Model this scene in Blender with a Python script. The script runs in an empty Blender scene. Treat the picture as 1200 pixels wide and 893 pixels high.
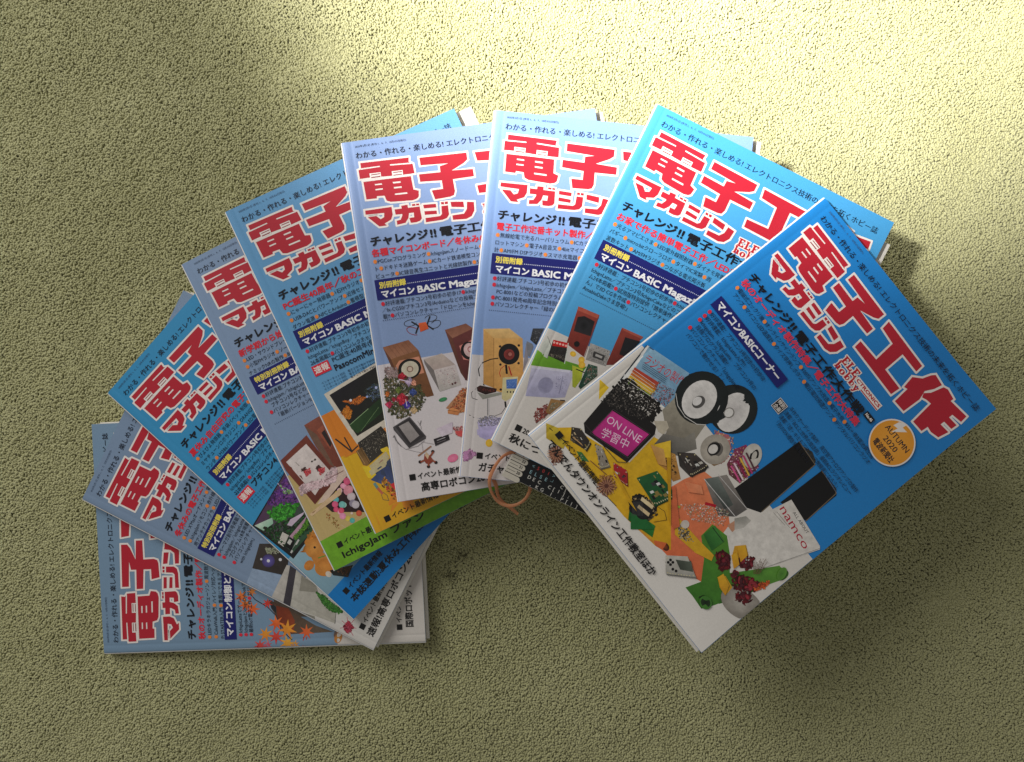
import bpy, math, random
import numpy as np
from mathutils import Matrix, Vector, geometry
SC = bpy.context.scene
COL = SC.collection
MM = 0.001
H = 296.15
# ---------------------------------------------------------------- camera, world, lamps, exposure
def RX(a): return Matrix.Rotation(a, 4, 'X')
def RY(a): return Matrix.Rotation(a, 4, 'Y')
def RZ(a): return Matrix.Rotation(a, 4, 'Z')
cam_d = bpy.data.cameras.new('camera'); cam = bpy.data.objects.new('camera', cam_d); COL.objects.link(cam)
cam_d.sensor_width = 36; cam_d.lens = 36 * 823.16 / 1200
cam_d.clip_start = 0.02; cam_d.clip_end = 50
cam.matrix_world = Matrix.Translation((0, 0, .64207)) @ RY(.014974) @ RX(-.0074546)
SC.camera = cam
SC.view_settings.view_transform = 'Standard'; SC.view_settings.look = 'None'
SC.view_settings.exposure = 0; SC.view_settings.gamma = 1
w = bpy.data.worlds.new('World'); SC.world = w; w.use_nodes = True
w.node_tree.nodes['Background'].inputs[0].default_value = (1, .97, .92, 1)
w.node_tree.nodes['Background'].inputs[1].default_value = .2

def aim(o, p, q):
    d = Vector(q) - Vector(p)
    o.matrix_world = Matrix.Translation(p) @ d.to_track_quat('-Z', 'Y').to_matrix().to_4x4()
def area(name, p, q, sx, sy, e, col):
    l = bpy.data.lights.new(name, 'AREA'); l.shape = 'RECTANGLE'; l.size = sx; l.size_y = sy; l.energy = e; l.color = col
    o = bpy.data.objects.new(name, l); COL.objects.link(o); aim(o, p, q); return o
def spot(name, p, q, e, ang, blend, r, col):
    l = bpy.data.lights.new(name, 'SPOT'); l.energy = e; l.spot_size = math.radians(ang); l.spot_blend = blend; l.shadow_soft_size = r; l.color = col
    o = bpy.data.objects.new(name, l); COL.objects.link(o); aim(o, p, q); return o
area('window_daylight', (-1.15, 1.15, 1.0), (-.05, .1, 0), 1.1, .9, 22, (1, .98, .94))
spot('sunbeam', (-.88, .22, 1.42), (.21, .50, 0), 560, 31, 1.0, .07, (1, .975, .945))

# ---------------------------------------------------------------- helpers
def lin(c):
    return tuple((v / 255 / 12.92) if v / 255 <= .04045 else ((v / 255 + .055) / 1.055) ** 2.4 for v in c)
def nodes(name):
    m = bpy.data.materials.new(name); m.use_nodes = True
    return m, m.node_tree.nodes, m.node_tree.links, m.node_tree.nodes['Principled BSDF']
def link(name, me, parent=None, mat=None, smooth=False):
    o = bpy.data.objects.new(name, me); COL.objects.link(o)
    if parent is not None: o.parent = parent
    if mat is not None and not me.materials: me.materials.append(mat)
    if smooth:
        me.polygons.foreach_set('use_smooth', [True] * len(me.polygons))
    return o
def tag(o, label, cat, group=None):
    o['label'] = label; o['category'] = cat
    if group: o['group'] = group
def empty(name, mw):
    o = bpy.data.objects.new(name, None); COL.objects.link(o); o.matrix_world = mw; o.empty_display_size = .02
    return o

# ---- materials
def make_print(name='printed_gloss_paper', photo=False):
    m, N, L, B = nodes(name)
    a = N.new('ShaderNodeAttribute'); a.attribute_name = 'Col'
    n = N.new('ShaderNodeTexNoise'); n.inputs['Scale'].default_value = 900; n.inputs['Detail'].default_value = 3
    tc = N.new('ShaderNodeTexCoord'); L.new(tc.outputs['Object'], n.inputs['Vector'])
    n2 = N.new('ShaderNodeTexNoise'); n2.inputs['Scale'].default_value = 14; L.new(tc.outputs['Object'], n2.inputs['Vector'])
    mp = N.new('ShaderNodeMapRange'); mp.inputs[1].default_value = .3; mp.inputs[2].default_value = .7; mp.inputs[3].default_value = .95; mp.inputs[4].default_value = 1.03
    L.new(n.outputs[0], mp.inputs[0])
    mx = N.new('ShaderNodeMix'); mx.data_type = 'RGBA'; mx.blend_type = 'MULTIPLY'; mx.inputs[0].default_value = 1
    L.new(a.outputs['Color'], mx.inputs[6]); L.new(mp.outputs[0], mx.inputs[7]); 
    if photo:   # ink grain and soft tonal mottling of a printed photograph
        q = N.new('ShaderNodeTexNoise'); q.inputs['Scale'].default_value = 170; q.inputs['Detail'].default_value = 5; q.inputs['Roughness'].default_value = .65; L.new(tc.outputs['Object'], q.inputs['Vector'])
        r = N.new('ShaderNodeMapRange'); r.inputs[1].default_value = .32; r.inputs[2].default_value = .68; r.inputs[3].default_value = .8; r.inputs[4].default_value = 1.14; L.new(q.outputs[0], r.inputs[0])
        m2 = N.new('ShaderNodeMix'); m2.data_type = 'RGBA'; m2.blend_type = 'MULTIPLY'; m2.inputs[0].default_value = .8
        L.new(mx.outputs[2], m2.inputs[6]); L.new(r.outputs[0], m2.inputs[7]); L.new(m2.outputs[2], B.inputs['Base Color'])
    else: L.new(mx.outputs[2], B.inputs['Base Color'])
    B.inputs['Roughness'].default_value = .36; B.inputs['Specular IOR Level'].default_value = .5
    bp = N.new('ShaderNodeBump'); bp.inputs['Strength'].default_value = .12; bp.inputs['Distance'].default_value = .004
    L.new(n2.outputs[0], bp.inputs['Height']); L.new(bp.outputs[0], B.inputs['Normal'])
    return m
PRINT = make_print(); PHOTO = make_print('printed_photograph', True)
def make_pages():
    m, N, L, B = nodes('page_edges')
    tc = N.new('ShaderNodeTexCoord'); wv = N.new('ShaderNodeTexNoise'); mpg = N.new('ShaderNodeMapping')
    mpg.inputs['Scale'].default_value = (25, 25, 6000)
    L.new(tc.outputs['Object'], mpg.inputs[0]); L.new(mpg.outputs[0], wv.inputs['Vector']); wv.inputs['Scale'].default_value = 1
    r = N.new('ShaderNodeValToRGB'); r.color_ramp.elements[0].position = .35; r.color_ramp.elements[0].color = (*lin((168, 160, 146)), 1)
    r.color_ramp.elements[1].position = .6; r.color_ramp.elements[1].color = (*lin((226, 221, 210)), 1)
    L.new(wv.outputs[0], r.inputs[0]); L.new(r.outputs[0], B.inputs['Base Color']); B.inputs['Roughness'].default_value = .8
    return m
PAGES = make_pages()
def make_band():
    m, N, L, B = nodes('orange_rubber')
    B.inputs['Base Color'].default_value = (*lin((216, 164, 122)), 1); B.inputs['Roughness'].default_value = .38
    B.inputs['Subsurface Weight'].default_value = .25; B.inputs['Subsurface Radius'].default_value = (.006, .003, .001)
    tr = N.new('ShaderNodeBsdfTranslucent'); tr.inputs[0].default_value = (*lin((240, 160, 95)), 1)
    mx = N.new('ShaderNodeMixShader'); mx.inputs[0].default_value = .45
    L.new(B.outputs[0], mx.inputs[1]); L.new(tr.outputs[0], mx.inputs[2]); L.new(mx.outputs[0], N['Material Output'].inputs[0])
    tc = N.new('ShaderNodeTexCoord'); n = N.new('ShaderNodeTexNoise'); n.inputs['Scale'].default_value = 300; L.new(tc.outputs['Object'], n.inputs[0])
    b = N.new('ShaderNodeBump'); b.inputs['Strength'].default_value = .2; b.inputs['Distance'].default_value = .001; L.new(n.outputs[0], b.inputs['Height']); L.new(b.outputs[0], B.inputs['Normal'])
    return m
BAND = make_band()
def make_tuft():
    m, N, L, B = nodes('carpet_yarn')
    oi = N.new('ShaderNodeObjectInfo'); ge = N.new('ShaderNodeNewGeometry')
    n = N.new('ShaderNodeTexNoise'); n.inputs['Scale'].default_value = 7; n.inputs['Detail'].default_value = 4; L.new(ge.outputs['Position'], n.inputs['Vector'])
    r = N.new('ShaderNodeValToRGB'); e = r.color_ramp.elements
    e[0].position = 0; e[0].color = (*lin((164, 162, 114)), 1); e[1].position = 1; e[1].color = (*lin((202, 200, 155)), 1)
    ad = N.new('ShaderNodeMath'); ad.operation = 'MULTIPLY_ADD'; ad.inputs[1].default_value = .35; L.new(oi.outputs['Random'], ad.inputs[0])
    m2 = N.new('ShaderNodeMath'); m2.operation = 'MULTIPLY'; m2.inputs[1].default_value = .7; L.new(n.outputs[0], m2.inputs[0]); L.new(m2.outputs[0], ad.inputs[2])
    L.new(ad.outputs[0], r.inputs[0]); L.new(r.outputs[0], B.inputs['Base Color'])
    tr = N.new('ShaderNodeBsdfTranslucent'); mx = N.new('ShaderNodeMixShader'); mx.inputs[0].default_value = .08; L.new(r.outputs[0], tr.inputs[0]); L.new(B.outputs[0], mx.inputs[1]); L.new(tr.outputs[0], mx.inputs[2]); L.new(mx.outputs[0], N['Material Output'].inputs[0])
    B.inputs['Roughness'].default_value = .85; B.inputs['Sheen Weight'].default_value = .25; B.inputs['Specular IOR Level'].default_value = .25
    return m
TUFT = make_tuft()

# ---- glyph cache: every character of the default font stack becomes flat triangles once
_fc = bpy.data.curves.new('glyph_source', 'FONT'); _fo = bpy.data.objects.new('glyph_source', _fc); COL.objects.link(_fo)
_fc.resolution_u = 2
def _text_mesh(s):
    _fc.body = s
    dg = bpy.context.evaluated_depsgraph_get(); dg.update()
    me = bpy.data.meshes.new_from_object(_fo.evaluated_get(dg))
    n = len(me.vertices); v = np.zeros(n * 3, 'f'); me.vertices.foreach_get('co', v); v = v.reshape(-1, 3)[:, :2].copy()
    f = [tuple(p.vertices) for p in me.polygons]; bpy.data.meshes.remove(me); return v, f
_gc = {}; _ac = {}
def adv(ch):
    if ch not in _ac:
        _fc.offset = 0
        a = _text_mesh('|' + ch + '|')[0]; b = _text_mesh('||')[0]
        _ac[ch] = float(a[:, 0].max() - b[:, 0].max())
    return _ac[ch]
def glyph(ch, off):
    k = (ch, off)
    if k not in _gc:
        _fc.offset = off; _gc[k] = _text_mesh(ch)
    return _gc[k]

# ---- flat print builder: u = mm from the left edge, v = mm from the top edge
GX = [0, .5, 1, 2, 3.5, 5, 6, 7, 8, 9, 12] + list(range(20, 210, 10)) + [210]
GY = list(range(0, 291, 10)) + [H]
def cut(polys, axis, lines):
    out = []
    for P in polys:
        lo = min(p[axis] for p in P); hi = max(p[axis] for p in P)
        cur = P
        for t in lines:
            if t <= lo + 1e-4 or t >= hi - 1e-4: continue
            A = []; B = []
            for j in range(len(cur)):
                X = cur[j]; Y = cur[(j + 1) % len(cur)]; fx = X[axis] - t; fy = Y[axis] - t
                if fx <= 0: A.append(X)
                if fx >= 0: B.append(X)
                if fx * fy < 0:
                    s = fx / (fx - fy); Z = (X[0] + (Y[0] - X[0]) * s, X[1] + (Y[1] - X[1]) * s); A.append(Z); B.append(Z)
            if len(A) >= 3: out.append(A)
            cur = B
            if len(cur) < 3: break
        if len(cur) >= 3: out.append(cur)
    return out
class Print:
    def __init__(s, bend, z0=.05, step=.002):
        s.v = []; s.f = []; s.c = []; s.bend = bend; s.z = z0; s.step = step
    def up(s, k=1): s.z += s.step * k
    def tris(s, pts):
        if len(pts) == 3: return [list(pts)]
        t = geometry.tessellate_polygon([[Vector((p[0], p[1], 0)) for p in pts]])
        return [[pts[i] for i in q] for q in t]
    def poly(s, c, pts, c2=None, ang=90, clip=True):
        pts = [tuple(p) for p in pts]
        c = lin(c); c2 = lin(c2) if c2 else c
        a = math.radians(ang); dx, dy = math.cos(a), math.sin(a)
        pr = [p[0] * dx + p[1] * dy for p in pts]; lo, hi = min(pr), max(pr) + 1e-6
        T = s.tris(pts)
        if clip:
            T = [[(min(209.6, max(.4, p[0])), min(H - .2, max(.2, p[1]))) for p in t] for t in T]
            T = [t for t in T if abs((t[1][0]-t[0][0])*(t[2][1]-t[0][1])-(t[2][0]-t[0][0])*(t[1][1]-t[0][1])) > 1e-3]
        big = max(p[0] for p in pts) - min(p[0] for p in pts) > 9 or max(p[1] for p in pts) - min(p[1] for p in pts) > 9
        if big: T = cut(cut(T, 0, GX[1:-1]), 1, GY[1:-1])
        for t in T:
            k = len(s.v)
            for p in t:
                q = (p[0] * dx + p[1] * dy - lo) / (hi - lo)
                s.v.append((p[0], p[1], s.z)); s.c.append(tuple(c[i] + (c2[i] - c[i]) * q for i in range(3)))
            s.f.append(tuple(range(k, k + len(t))))
        s.up()
    def ell(s, c, p, rx, ry=None, rot=0, c2=None, n=28):
        ry = ry or rx; a = math.radians(rot); ca, sa = math.cos(a), math.sin(a)
        c1 = lin(c); cc = lin(c2) if c2 else c1
        k = len(s.v); s.v.append((p[0], p[1], s.z)); s.c.append(cc)
        for i in range(n):
            t = 2 * math.pi * i / n; x, y = rx * math.cos(t), ry * math.sin(t)
            s.v.append((p[0] + x * ca - y * sa, p[1] + x * sa + y * ca, s.z)); s.c.append(c1)
        for i in range(n): s.f.append((k, k + 1 + i, k + 1 + (i + 1) % n))
        s.up()
    def line(s, c, w, pts):
        c = lin(c)
        for i in range(len(pts) - 1):
            (x0, y0), (x1, y1) = pts[i], pts[i + 1]; d = math.hypot(x1 - x0, y1 - y0) + 1e-6
            nx, ny = -(y1 - y0) / d * w / 2, (x1 - x0) / d * w / 2; ex, ey = (x1 - x0) / d * w * .3, (y1 - y0) / d * w * .3
            k = len(s.v)
            for a, b in ((x0 - ex + nx, y0 - ey + ny), (x0 - ex - nx, y0 - ey - ny), (x1 + ex - nx, y1 + ey - ny), (x1 + ex + nx, y1 + ey + ny)):
                s.v.append((a, b, s.z)); s.c.append(c)
            s.f.append((k, k + 1, k + 2, k + 3)); s.up()
    def speck(s, pal, pts, n, size, rnd):
        T = s.tris([tuple(p) for p in pts]); ar = [abs((t[1][0]-t[0][0])*(t[2][1]-t[0][1])-(t[2][0]-t[0][0])*(t[1][1]-t[0][1])) + 1e-9 for t in T]
        mean = [sum(lin(q)[j] for q in pal) / len(pal) for j in range(3)]
        A0 = sum(ar) / 2; n = int(n * 1.4); size *= .82; n = int(n * 1.9); bulk = n * size * size * .3 > .45 * A0
        for i in range(n):
            t = rnd.choices(T, ar)[0]; a, b = rnd.random(), rnd.random()
            if a + b > 1: a, b = 1 - a, 1 - b
            x = t[0][0] + (t[1][0]-t[0][0])*a + (t[2][0]-t[0][0])*b; y = t[0][1] + (t[1][1]-t[0][1])*a + (t[2][1]-t[0][1])*b
            th = rnd.random() * 6.28; c = lin(pal[rnd.randrange(len(pal))]); g = .8 + .4 * rnd.random(); c = tuple((v * .68 + m_ * .32) * g for v, m_ in zip(c, mean))
            if bulk and i < n * .4: c = tuple(v * .55 for v in c)
            l = size * (.4 + .5 * rnd.random()) * (1.5 if bulk and i < n * .4 else .9); ww = l * (.25 + .5 * rnd.random()); k = len(s.v)
            zz = s.z + s.step * 3 * (i + .5) / n
            m = 5
            for j in range(m):
                q = th + 6.283 * j / m; rr = .7 + .5 * rnd.random()
                ex, ey = l * rr * math.cos(6.283 * j / m), ww * rr * math.sin(6.283 * j / m)
                s.v.append((x + ex * math.cos(th) - ey * math.sin(th), y + ex * math.sin(th) + ey * math.cos(th), zz)); s.c.append(c)
            s.f.append(tuple(range(k, k + m)))
        s.up(4)
    def text(s, t, u, v, em, c, bold=0., fit=None, xs=1., rot=0., bc=None, mono=None, serif=False):
        """u, v = left end and mid height of the line; em = character height in mm"""
        cols = {'k': lin(c)}; b = lin(bc) if bc else None
        tot = sum(adv(ch) for ch in t) * em * .93
        if fit: xs = fit / tot
        ca, sa = math.cos(rot), math.sin(rot); x = 0
        for ch in t:
            A = adv(ch) * em * .93
            if ch not in ' \u3000':
                col = b if (ch == '●' and b) else cols['k']
                gv, gf = glyph(ch, 0)
                if len(gv):
                    E = em * .93; d = bold
                    for n, (sx, sy) in enumerate(((0, 0),) if d < .006 else ((-d, -d), (d, d), (-d, d), (d, -d), (0, 0)) if d > .015 else ((-d, 0), (d, 0))):
                        k = len(s.v)
                        for px, py in gv:
                            X = x + (px + sx) * E * xs; Y = -(py + sy - .34) * E
                            s.v.append((u + X * ca - Y * sa, v + X * sa + Y * ca, s.z + n * s.step)); s.c.append(col)
                        for q in gf: s.f.append(tuple(i + k for i in q))
            x += (A if mono is None else mono / 1.) * (xs if mono is None else 1)
        s.up(1 if bold < .006 else 5)
    def mesh(s, name, ztop, clamp=True):
        if clamp: s.v = [(min(209.7, max(.3, a)), min(H - .15, max(.15, b)), c) for a, b, c in s.v]
        me = bpy.data.meshes.new(name)
        V = [((u - 105) * MM, (H / 2 - v) * MM, (ztop + s.bend(u, v) + z) * MM) for u, v, z in s.v]
        me.from_pydata(V, [], s.f)
        ca = me.color_attributes.new('Col', 'FLOAT_COLOR', 'POINT')
        arr = np.ones((len(V), 4), 'f'); arr[:, :3] = np.array(s.c); ca.data.foreach_set('color', arr.ravel())
        me.materials.append(PHOTO if name == 'cover_picture' else PRINT); me.validate(); me.update()
        # every printed face looks up
        nz = np.zeros(len(me.polygons) * 3, 'f'); me.polygons.foreach_get('normal', nz)
        if (nz.reshape(-1, 3)[:, 2] < 0).any():
            import bmesh
            bm = bmesh.new(); bm.from_mesh(me); bmesh.ops.reverse_faces(bm, faces=[f for f in bm.faces if f.normal.z < 0]); bm.to_mesh(me); bm.free()
        return me
def offset_poly(P, d):
    """grow a simple polygon by d with bevelled mitres"""
    A = sum(P[i][0] * P[(i + 1) % len(P)][1] - P[(i + 1) % len(P)][0] * P[i][1] for i in range(len(P)))
    if A < 0: P = P[::-1]
    n = len(P); out = []
    for i in range(n):
        a, b, c = P[i - 1], P[i], P[(i + 1) % n]
        def nrm(p, q):
            x, y = q[0] - p[0], q[1] - p[1]; l = math.hypot(x, y) + 1e-9; return (y / l, -x / l)
        n1, n2 = nrm(a, b), nrm(b, c); cr = n1[0] * n2[1] - n1[1] * n2[0]; dt = n1[0] * n2[0] + n1[1] * n2[1]
        if cr > .05 and dt < .9:
            mx, my = n1[0] + n2[0], n1[1] + n2[1]; l = math.hypot(mx, my) + 1e-9
            e = d * 1.06
            out += [(b[0] + n1[0] * d, b[1] + n1[1] * d), (b[0] + mx / l * e, b[1] + my / l * e), (b[0] + n2[0] * d, b[1] + n2[1] * d)]
            if dt > -.2: # flat shoulders out to near the mitre
                out[-3] = (b[0] + n1[0] * d - n1[1] * d * .35, b[1] + n1[1] * d + n1[0] * d * .35)
                out[-1] = (b[0] + n2[0] * d + n2[1] * d * .35, b[1] + n2[1] * d - n2[0] * d * .35)
                out[-2] = (b[0] + mx / l * d * 1.28, b[1] + my / l * d * 1.28)
        else:
            mx, my = n1[0] + n2[0], n1[1] + n2[1]; q = mx * mx + my * my + 1e-6
            k = min(2 * d / q, 2.2 * d); out.append((b[0] + mx * k, b[1] + my * k))
    return out
ART={
1:[
['P',[216,210,203],[[0,216],[210,216],[210,296],[0,296]],[206,198,190],0],
['P',[96,84,72],[[28,160],[60,160],[60,250],[25,250]],None,90],
['P',[90,64,50],[[43.8,155.3],[38.9,165.3],[18.6,197.2],[12.4,212.8],[11.7,174.1],[22.0,165.5],[35.8,157.1]],[110,96,80],90],
['P',[120,50,30],[[37.9,161.8],[35.2,173.1],[23.8,178.1],[12.6,176.4],[14.0,167.4],[26.6,162.3]],[150,70,40],90],
['P',[36,44,50],[[40.9,156.8],[36.8,161.7],[31.2,161.4],[35.8,157.3]],None,90],
['L',[44,40,44],0.8,[[50.1,138.5],[44.3,142.7],[37.1,153.8],[28.9,161.3],[17.5,165.3]]],
['L',[44,40,44],0.8,[[17.5,164.1],[9.4,171.7],[-0.2,180.3]]],
['P',[225,90,50],[[47.3,136.9],[46.5,132.4],[42.3,134.2],[45.2,130.7],[41.2,128.5],[45.8,128.7],[45.0,124.2],[47.7,127.9],[50.6,124.5],[49.5,128.9],[54.0,129.2],[49.8,131.0],[52.5,134.7],[48.5,132.5]],[235,140,60],30],
['P',[230,120,60],[[49.2,144.5],[50.2,141.2],[46.8,140.9],[50.0,139.7],[48.1,136.7],[51.1,138.6],[52.1,135.3],[52.6,138.7],[55.8,137.5],[53.5,140.0],[56.4,141.9],[53.0,141.5],[53.4,145.0],[51.5,142.1]],[235,160,70],30],
['P',[215,70,40],[[38.5,140.0],[38.6,135.2],[34.0,136.1],[37.7,133.3],[34.0,130.2],[38.6,131.4],[38.7,126.6],[40.7,131.0],[44.4,128.1],[42.3,132.3],[46.9,133.5],[42.3,134.5],[44.3,138.8],[40.6,135.8]],[240,150,60],30],
['P',[230,80,50],[[29.9,144.4],[33.3,140.4],[28.7,137.9],[33.9,138.2],[32.9,133.0],[36.0,137.3],[39.4,133.4],[38.1,138.4],[43.2,138.7],[38.5,140.7],[41.5,145.0],[37.0,142.5],[35.6,147.5],[34.6,142.4]],[240,130,60],30],
['P',[205,40,40],[[38.7,158.9],[39.1,155.3],[35.6,155.6],[38.6,153.7],[36.1,151.1],[39.5,152.3],[39.9,148.7],[41.1,152.2],[44.1,150.3],[42.2,153.3],[45.6,154.6],[42.0,155.0],[43.2,158.4],[40.7,155.8]],[225,80,60],30],
['P',[235,130,40],[[9.2,157.5],[10.3,152.4],[5.1,152.4],[9.7,150.1],[6.5,146.0],[11.2,148.3],[12.3,143.2],[13.5,148.3],[18.1,146.1],[15.0,150.1],[19.6,152.4],[14.5,152.4],[15.7,157.5],[12.4,153.4]],[240,170,60],30],
['P',[230,80,40],[[21.1,168.8],[20.6,163.3],[15.4,164.9],[19.3,161.2],[14.8,158.0],[20.2,158.8],[19.7,153.3],[22.5,158.1],[26.5,154.4],[24.6,159.5],[30.0,160.4],[24.8,162.0],[27.6,166.8],[23.0,163.7]],[240,130,60],30],
['P',[235,130,40],[[13.0,179.9],[13.7,173.3],[7.2,173.9],[12.8,170.5],[8.1,165.7],[14.3,168.0],[15.1,161.4],[17.3,167.7],[22.8,164.2],[19.4,169.8],[25.5,172.1],[19.0,172.8],[21.2,179.1],[16.5,174.3]],[240,170,60],30],
['P',[205,50,50],[[4.8,165.8],[7.3,161.3],[2.3,159.7],[7.4,158.9],[5.5,154.1],[9.3,157.6],[11.9,153.1],[11.6,158.3],[16.7,157.6],[12.4,160.5],[16.2,164.1],[11.3,162.5],[11.0,167.7],[9.0,162.9]],[225,90,70],30],
['P',[205,50,60],[[0.9,151.3],[1.0,146.8],[-3.3,147.7],[0.1,145.0],[-3.3,142.1],[1.0,143.2],[1.1,138.8],[2.9,142.8],[6.4,140.2],[4.5,144.1],[8.7,145.2],[4.4,146.1],[6.3,150.2],[2.9,147.3]],[225,90,80],30],
['P',[225,150,50],[[3.5,178.2],[2.4,172.8],[-2.6,174.9],[1.0,170.7],[-3.9,168.1],[1.6,168.3],[0.6,162.9],[3.9,167.4],[7.4,163.2],[6.0,168.6],[11.5,168.9],[6.5,171.0],[9.7,175.5],[4.9,172.9]],[235,180,70],30],
['P',[225,90,50],[[6.5,191.4],[10.6,188.3],[6.6,184.9],[11.6,186.2],[11.7,181.0],[13.9,185.8],[18.0,182.7],[15.7,187.3],[20.7,188.6],[15.7,189.6],[17.8,194.4],[13.8,191.0],[11.5,195.7],[11.6,190.5]],[235,120,60],30],
['P',[205,60,90],[[0.4,155.8],[1.4,152.8],[-1.8,152.5],[1.2,151.4],[-0.6,148.7],[2.1,150.4],[3.1,147.4],[3.5,150.5],[6.5,149.5],[4.3,151.7],[7.0,153.4],[3.9,153.1],[4.3,156.2],[2.6,153.6]],[220,100,110],30],
['P',[222,140,50],[[0.1,180.9],[1.0,177.9],[-2.1,177.6],[0.8,176.5],[-0.9,173.8],[1.8,175.5],[2.8,172.5],[3.2,175.6],[6.1,174.6],[4.0,176.8],[6.7,178.5],[3.6,178.2],[4.0,181.3],[2.3,178.6]],[235,170,70],30],
['L',[190,60,60],0.6,[[8.9,185.3],[1.0,184.3]]],
['L',[190,60,60],0.6,[[8.8,188.2],[0.4,186.0]]],
['E',[190,120,50],[7.2,217.0],5.4,3.5,20,[205,150,80]],
['E',[120,100,90],[10.6,214.4],3.0,1.2,20,None],
],
2:[
['P',[206,202,196],[[0,205],[48,218],[210,218],[210,296],[0,296]],[216,212,206],90],
['P',[66,58,54],[[38.2,162.4],[51.2,187.9],[23.3,196.7],[22.6,193.3],[15.5,166.4]],[54,48,46],90],
['E',[70,60,110],[28.1,176.4],5.8,5.8,0,[110,100,180]],
['E',[235,235,240],[28.1,176.4],1.4,1.4,0,None],
['E',[225,225,230],[26.5,170.0],1.0,1.0,0,None],
['E',[225,225,230],[34.0,185.5],1.4,1.4,0,None],
['S',[[190,190,170],[140,150,110]],[[36.5,168.8],[41.6,176.4],[38.6,182.8],[33.5,172.8]],40,1.4],
['P',[150,170,196],[[15.5,166.4],[22.0,193.0],[-0.8,193.6],[0.9,167.7]],None,90],
['P',[198,192,184],[[22.0,193.0],[32.5,192.8],[33.1,196.3],[-1.1,205.1],[-0.9,193.4]],[185,180,172],90],
['P',[70,66,72],[[33.4,195.7],[32.5,202.4],[-0.8,212.2],[-1.0,205.3]],[60,56,64],90],
['P',[192,188,178],[[32.5,202.4],[26.7,225.1],[23.7,229.0],[17.2,250.4],[5.5,254.3],[-0.8,212.2]],[176,172,160],90],
['P',[150,146,134],[[30.2,208.9],[28.6,224.1],[23.2,229.3],[16.9,213.3]],None,90],
['P',[140,136,124],[[-0.4,223.5],[2.8,235.7],[-0.2,237.2],[-1.4,226.5]],None,90],
['L',[120,118,110],0.5,[[22.0,193.0],[-1.7,200.3]]],
['L',[90,90,86],0.5,[[17.2,250.4],[5.1,254.8]]],
['S',[[50,110,40],[70,140,50],[40,90,36],[90,150,60]],[[22.7,227.1],[23.7,231.5],[18.5,255.3],[15.5,255.6],[13.9,246.4],[15.3,239.5]],210,1.7],
['S',[[180,50,70],[205,80,100],[140,30,50]],[[7.7,263.2],[13.2,264.2],[10.2,270.7],[3.7,270.2],[2.7,265.7]],70,1.8],
['L',[190,90,110],0.5,[[8.2,266.7],[10.6,259.3]]],
['L',[190,90,110],0.5,[[8.2,266.7],[0.7,266.7]]],
['L',[190,90,110],0.5,[[8.2,266.7],[16.7,268.7]]],
['L',[190,90,110],0.5,[[8.2,266.7],[10.5,273.6]]],
['L',[190,90,110],0.5,[[8.2,266.7],[3.9,260.8]]],
['L',[190,90,110],0.5,[[8.2,266.7],[3.3,274.1]]],
['L',[190,90,110],0.5,[[8.2,266.7],[15.6,261.8]]],
],
3:[
['P',[20,125,200],[[0,265],[210,258],[210,296],[0,296]],[15,115,190],0],
['P',[150,185,200],[[0,218],[90,218],[90,265],[0,265]],[130,165,182],90],
['P',[26,28,26],[[-0.6,174.8],[55.6,164.3],[41.3,218.2],[3.6,221.2]],[34,34,34],90],
['P',[90,60,90],[[2.3,175.7],[54.5,165.3],[49.0,192.2],[34.9,217.2],[7.4,217.1]],[50,90,60],80],
['S',[[110,60,150],[90,50,130],[140,80,150],[70,50,90]],[[24.6,171.5],[54.3,168.2],[45.3,192.7],[39.6,192.4],[25.8,177.3]],150,2.7],
['S',[[200,170,225],[150,190,80],[120,200,90]],[[43.6,166.8],[45.4,173.4],[47.2,182.8],[40.9,177.4]],20,1.6],
['S',[[70,170,50],[50,140,40],[90,190,70],[30,80,30]],[[17.8,176.2],[31.4,180.5],[42.4,192.5],[31.5,195.5],[18.0,189.8]],110,2.9],
['S',[[40,110,50],[30,60,36],[20,36,26],[60,50,40]],[[2.4,181.8],[23.6,193.0],[41.9,204.0],[32.8,214.9],[7.1,207.8],[4.4,201.9]],140,2.5],
['P',[205,222,205],[[1.9,176.0],[17.9,183.0],[14.8,187.1],[4.1,185.1]],[150,200,170],90],
['P',[215,195,215],[[22.0,197.2],[27.8,196.0],[41.0,200.7],[38.4,201.6],[24.0,200.8]],None,90],
['P',[210,205,195],[[4.8,201.6],[14.7,198.2],[16.3,204.4],[5.6,207.7]],None,90],
['P',[190,150,170],[[15.9,205.4],[41.2,204.6],[31.7,207.7],[16.4,209.0]],None,90],
['S',[[110,170,50],[80,140,40]],[[17.2,208.4],[38.9,206.7],[35.1,211.5],[17.8,212.0]],50,1.4],
['P',[20,20,20],[[6.7,208.1],[15.8,206.1],[16.7,211.5],[8.2,215.0]],None,90],
['P',[205,205,200],[[10.3,207.6],[14.4,206.8],[14.6,210.0],[10.6,210.9]],None,90],
['L',[205,205,200],1.6,[[6.4,216.0],[19.1,213.5]]],
['S',[[215,140,55],[225,155,70],[200,120,45]],[[33.8,218.1],[40.6,223.9],[34.8,232.1],[20.6,232.9],[15.5,224.1]],200,4.4],
['P',[205,132,58],[[17.8,226.5],[25.9,237.0],[25.5,246.3],[18.2,252.8],[10.7,244.7],[13.5,236.4]],[214,142,66],90],
['E',[205,135,60],[23.1,221.0],2.9,2.9,0,None],
['E',[205,135,60],[32.2,228.4],2.9,2.9,0,None],
['E',[205,135,60],[23.6,228.8],9.1,8.0,0,[228,160,80]],
['E',[40,30,24],[24.0,228.4],1.0,1.1,0,None],
['E',[205,130,55],[16.9,246.6],8.8,7.7,30,[222,150,70]],
['E',[200,125,50],[8.8,235.3],4.9,4.0,0,[215,140,65]],
['E',[215,205,190],[14.8,253.2],2.4,2.9,0,None],
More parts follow.
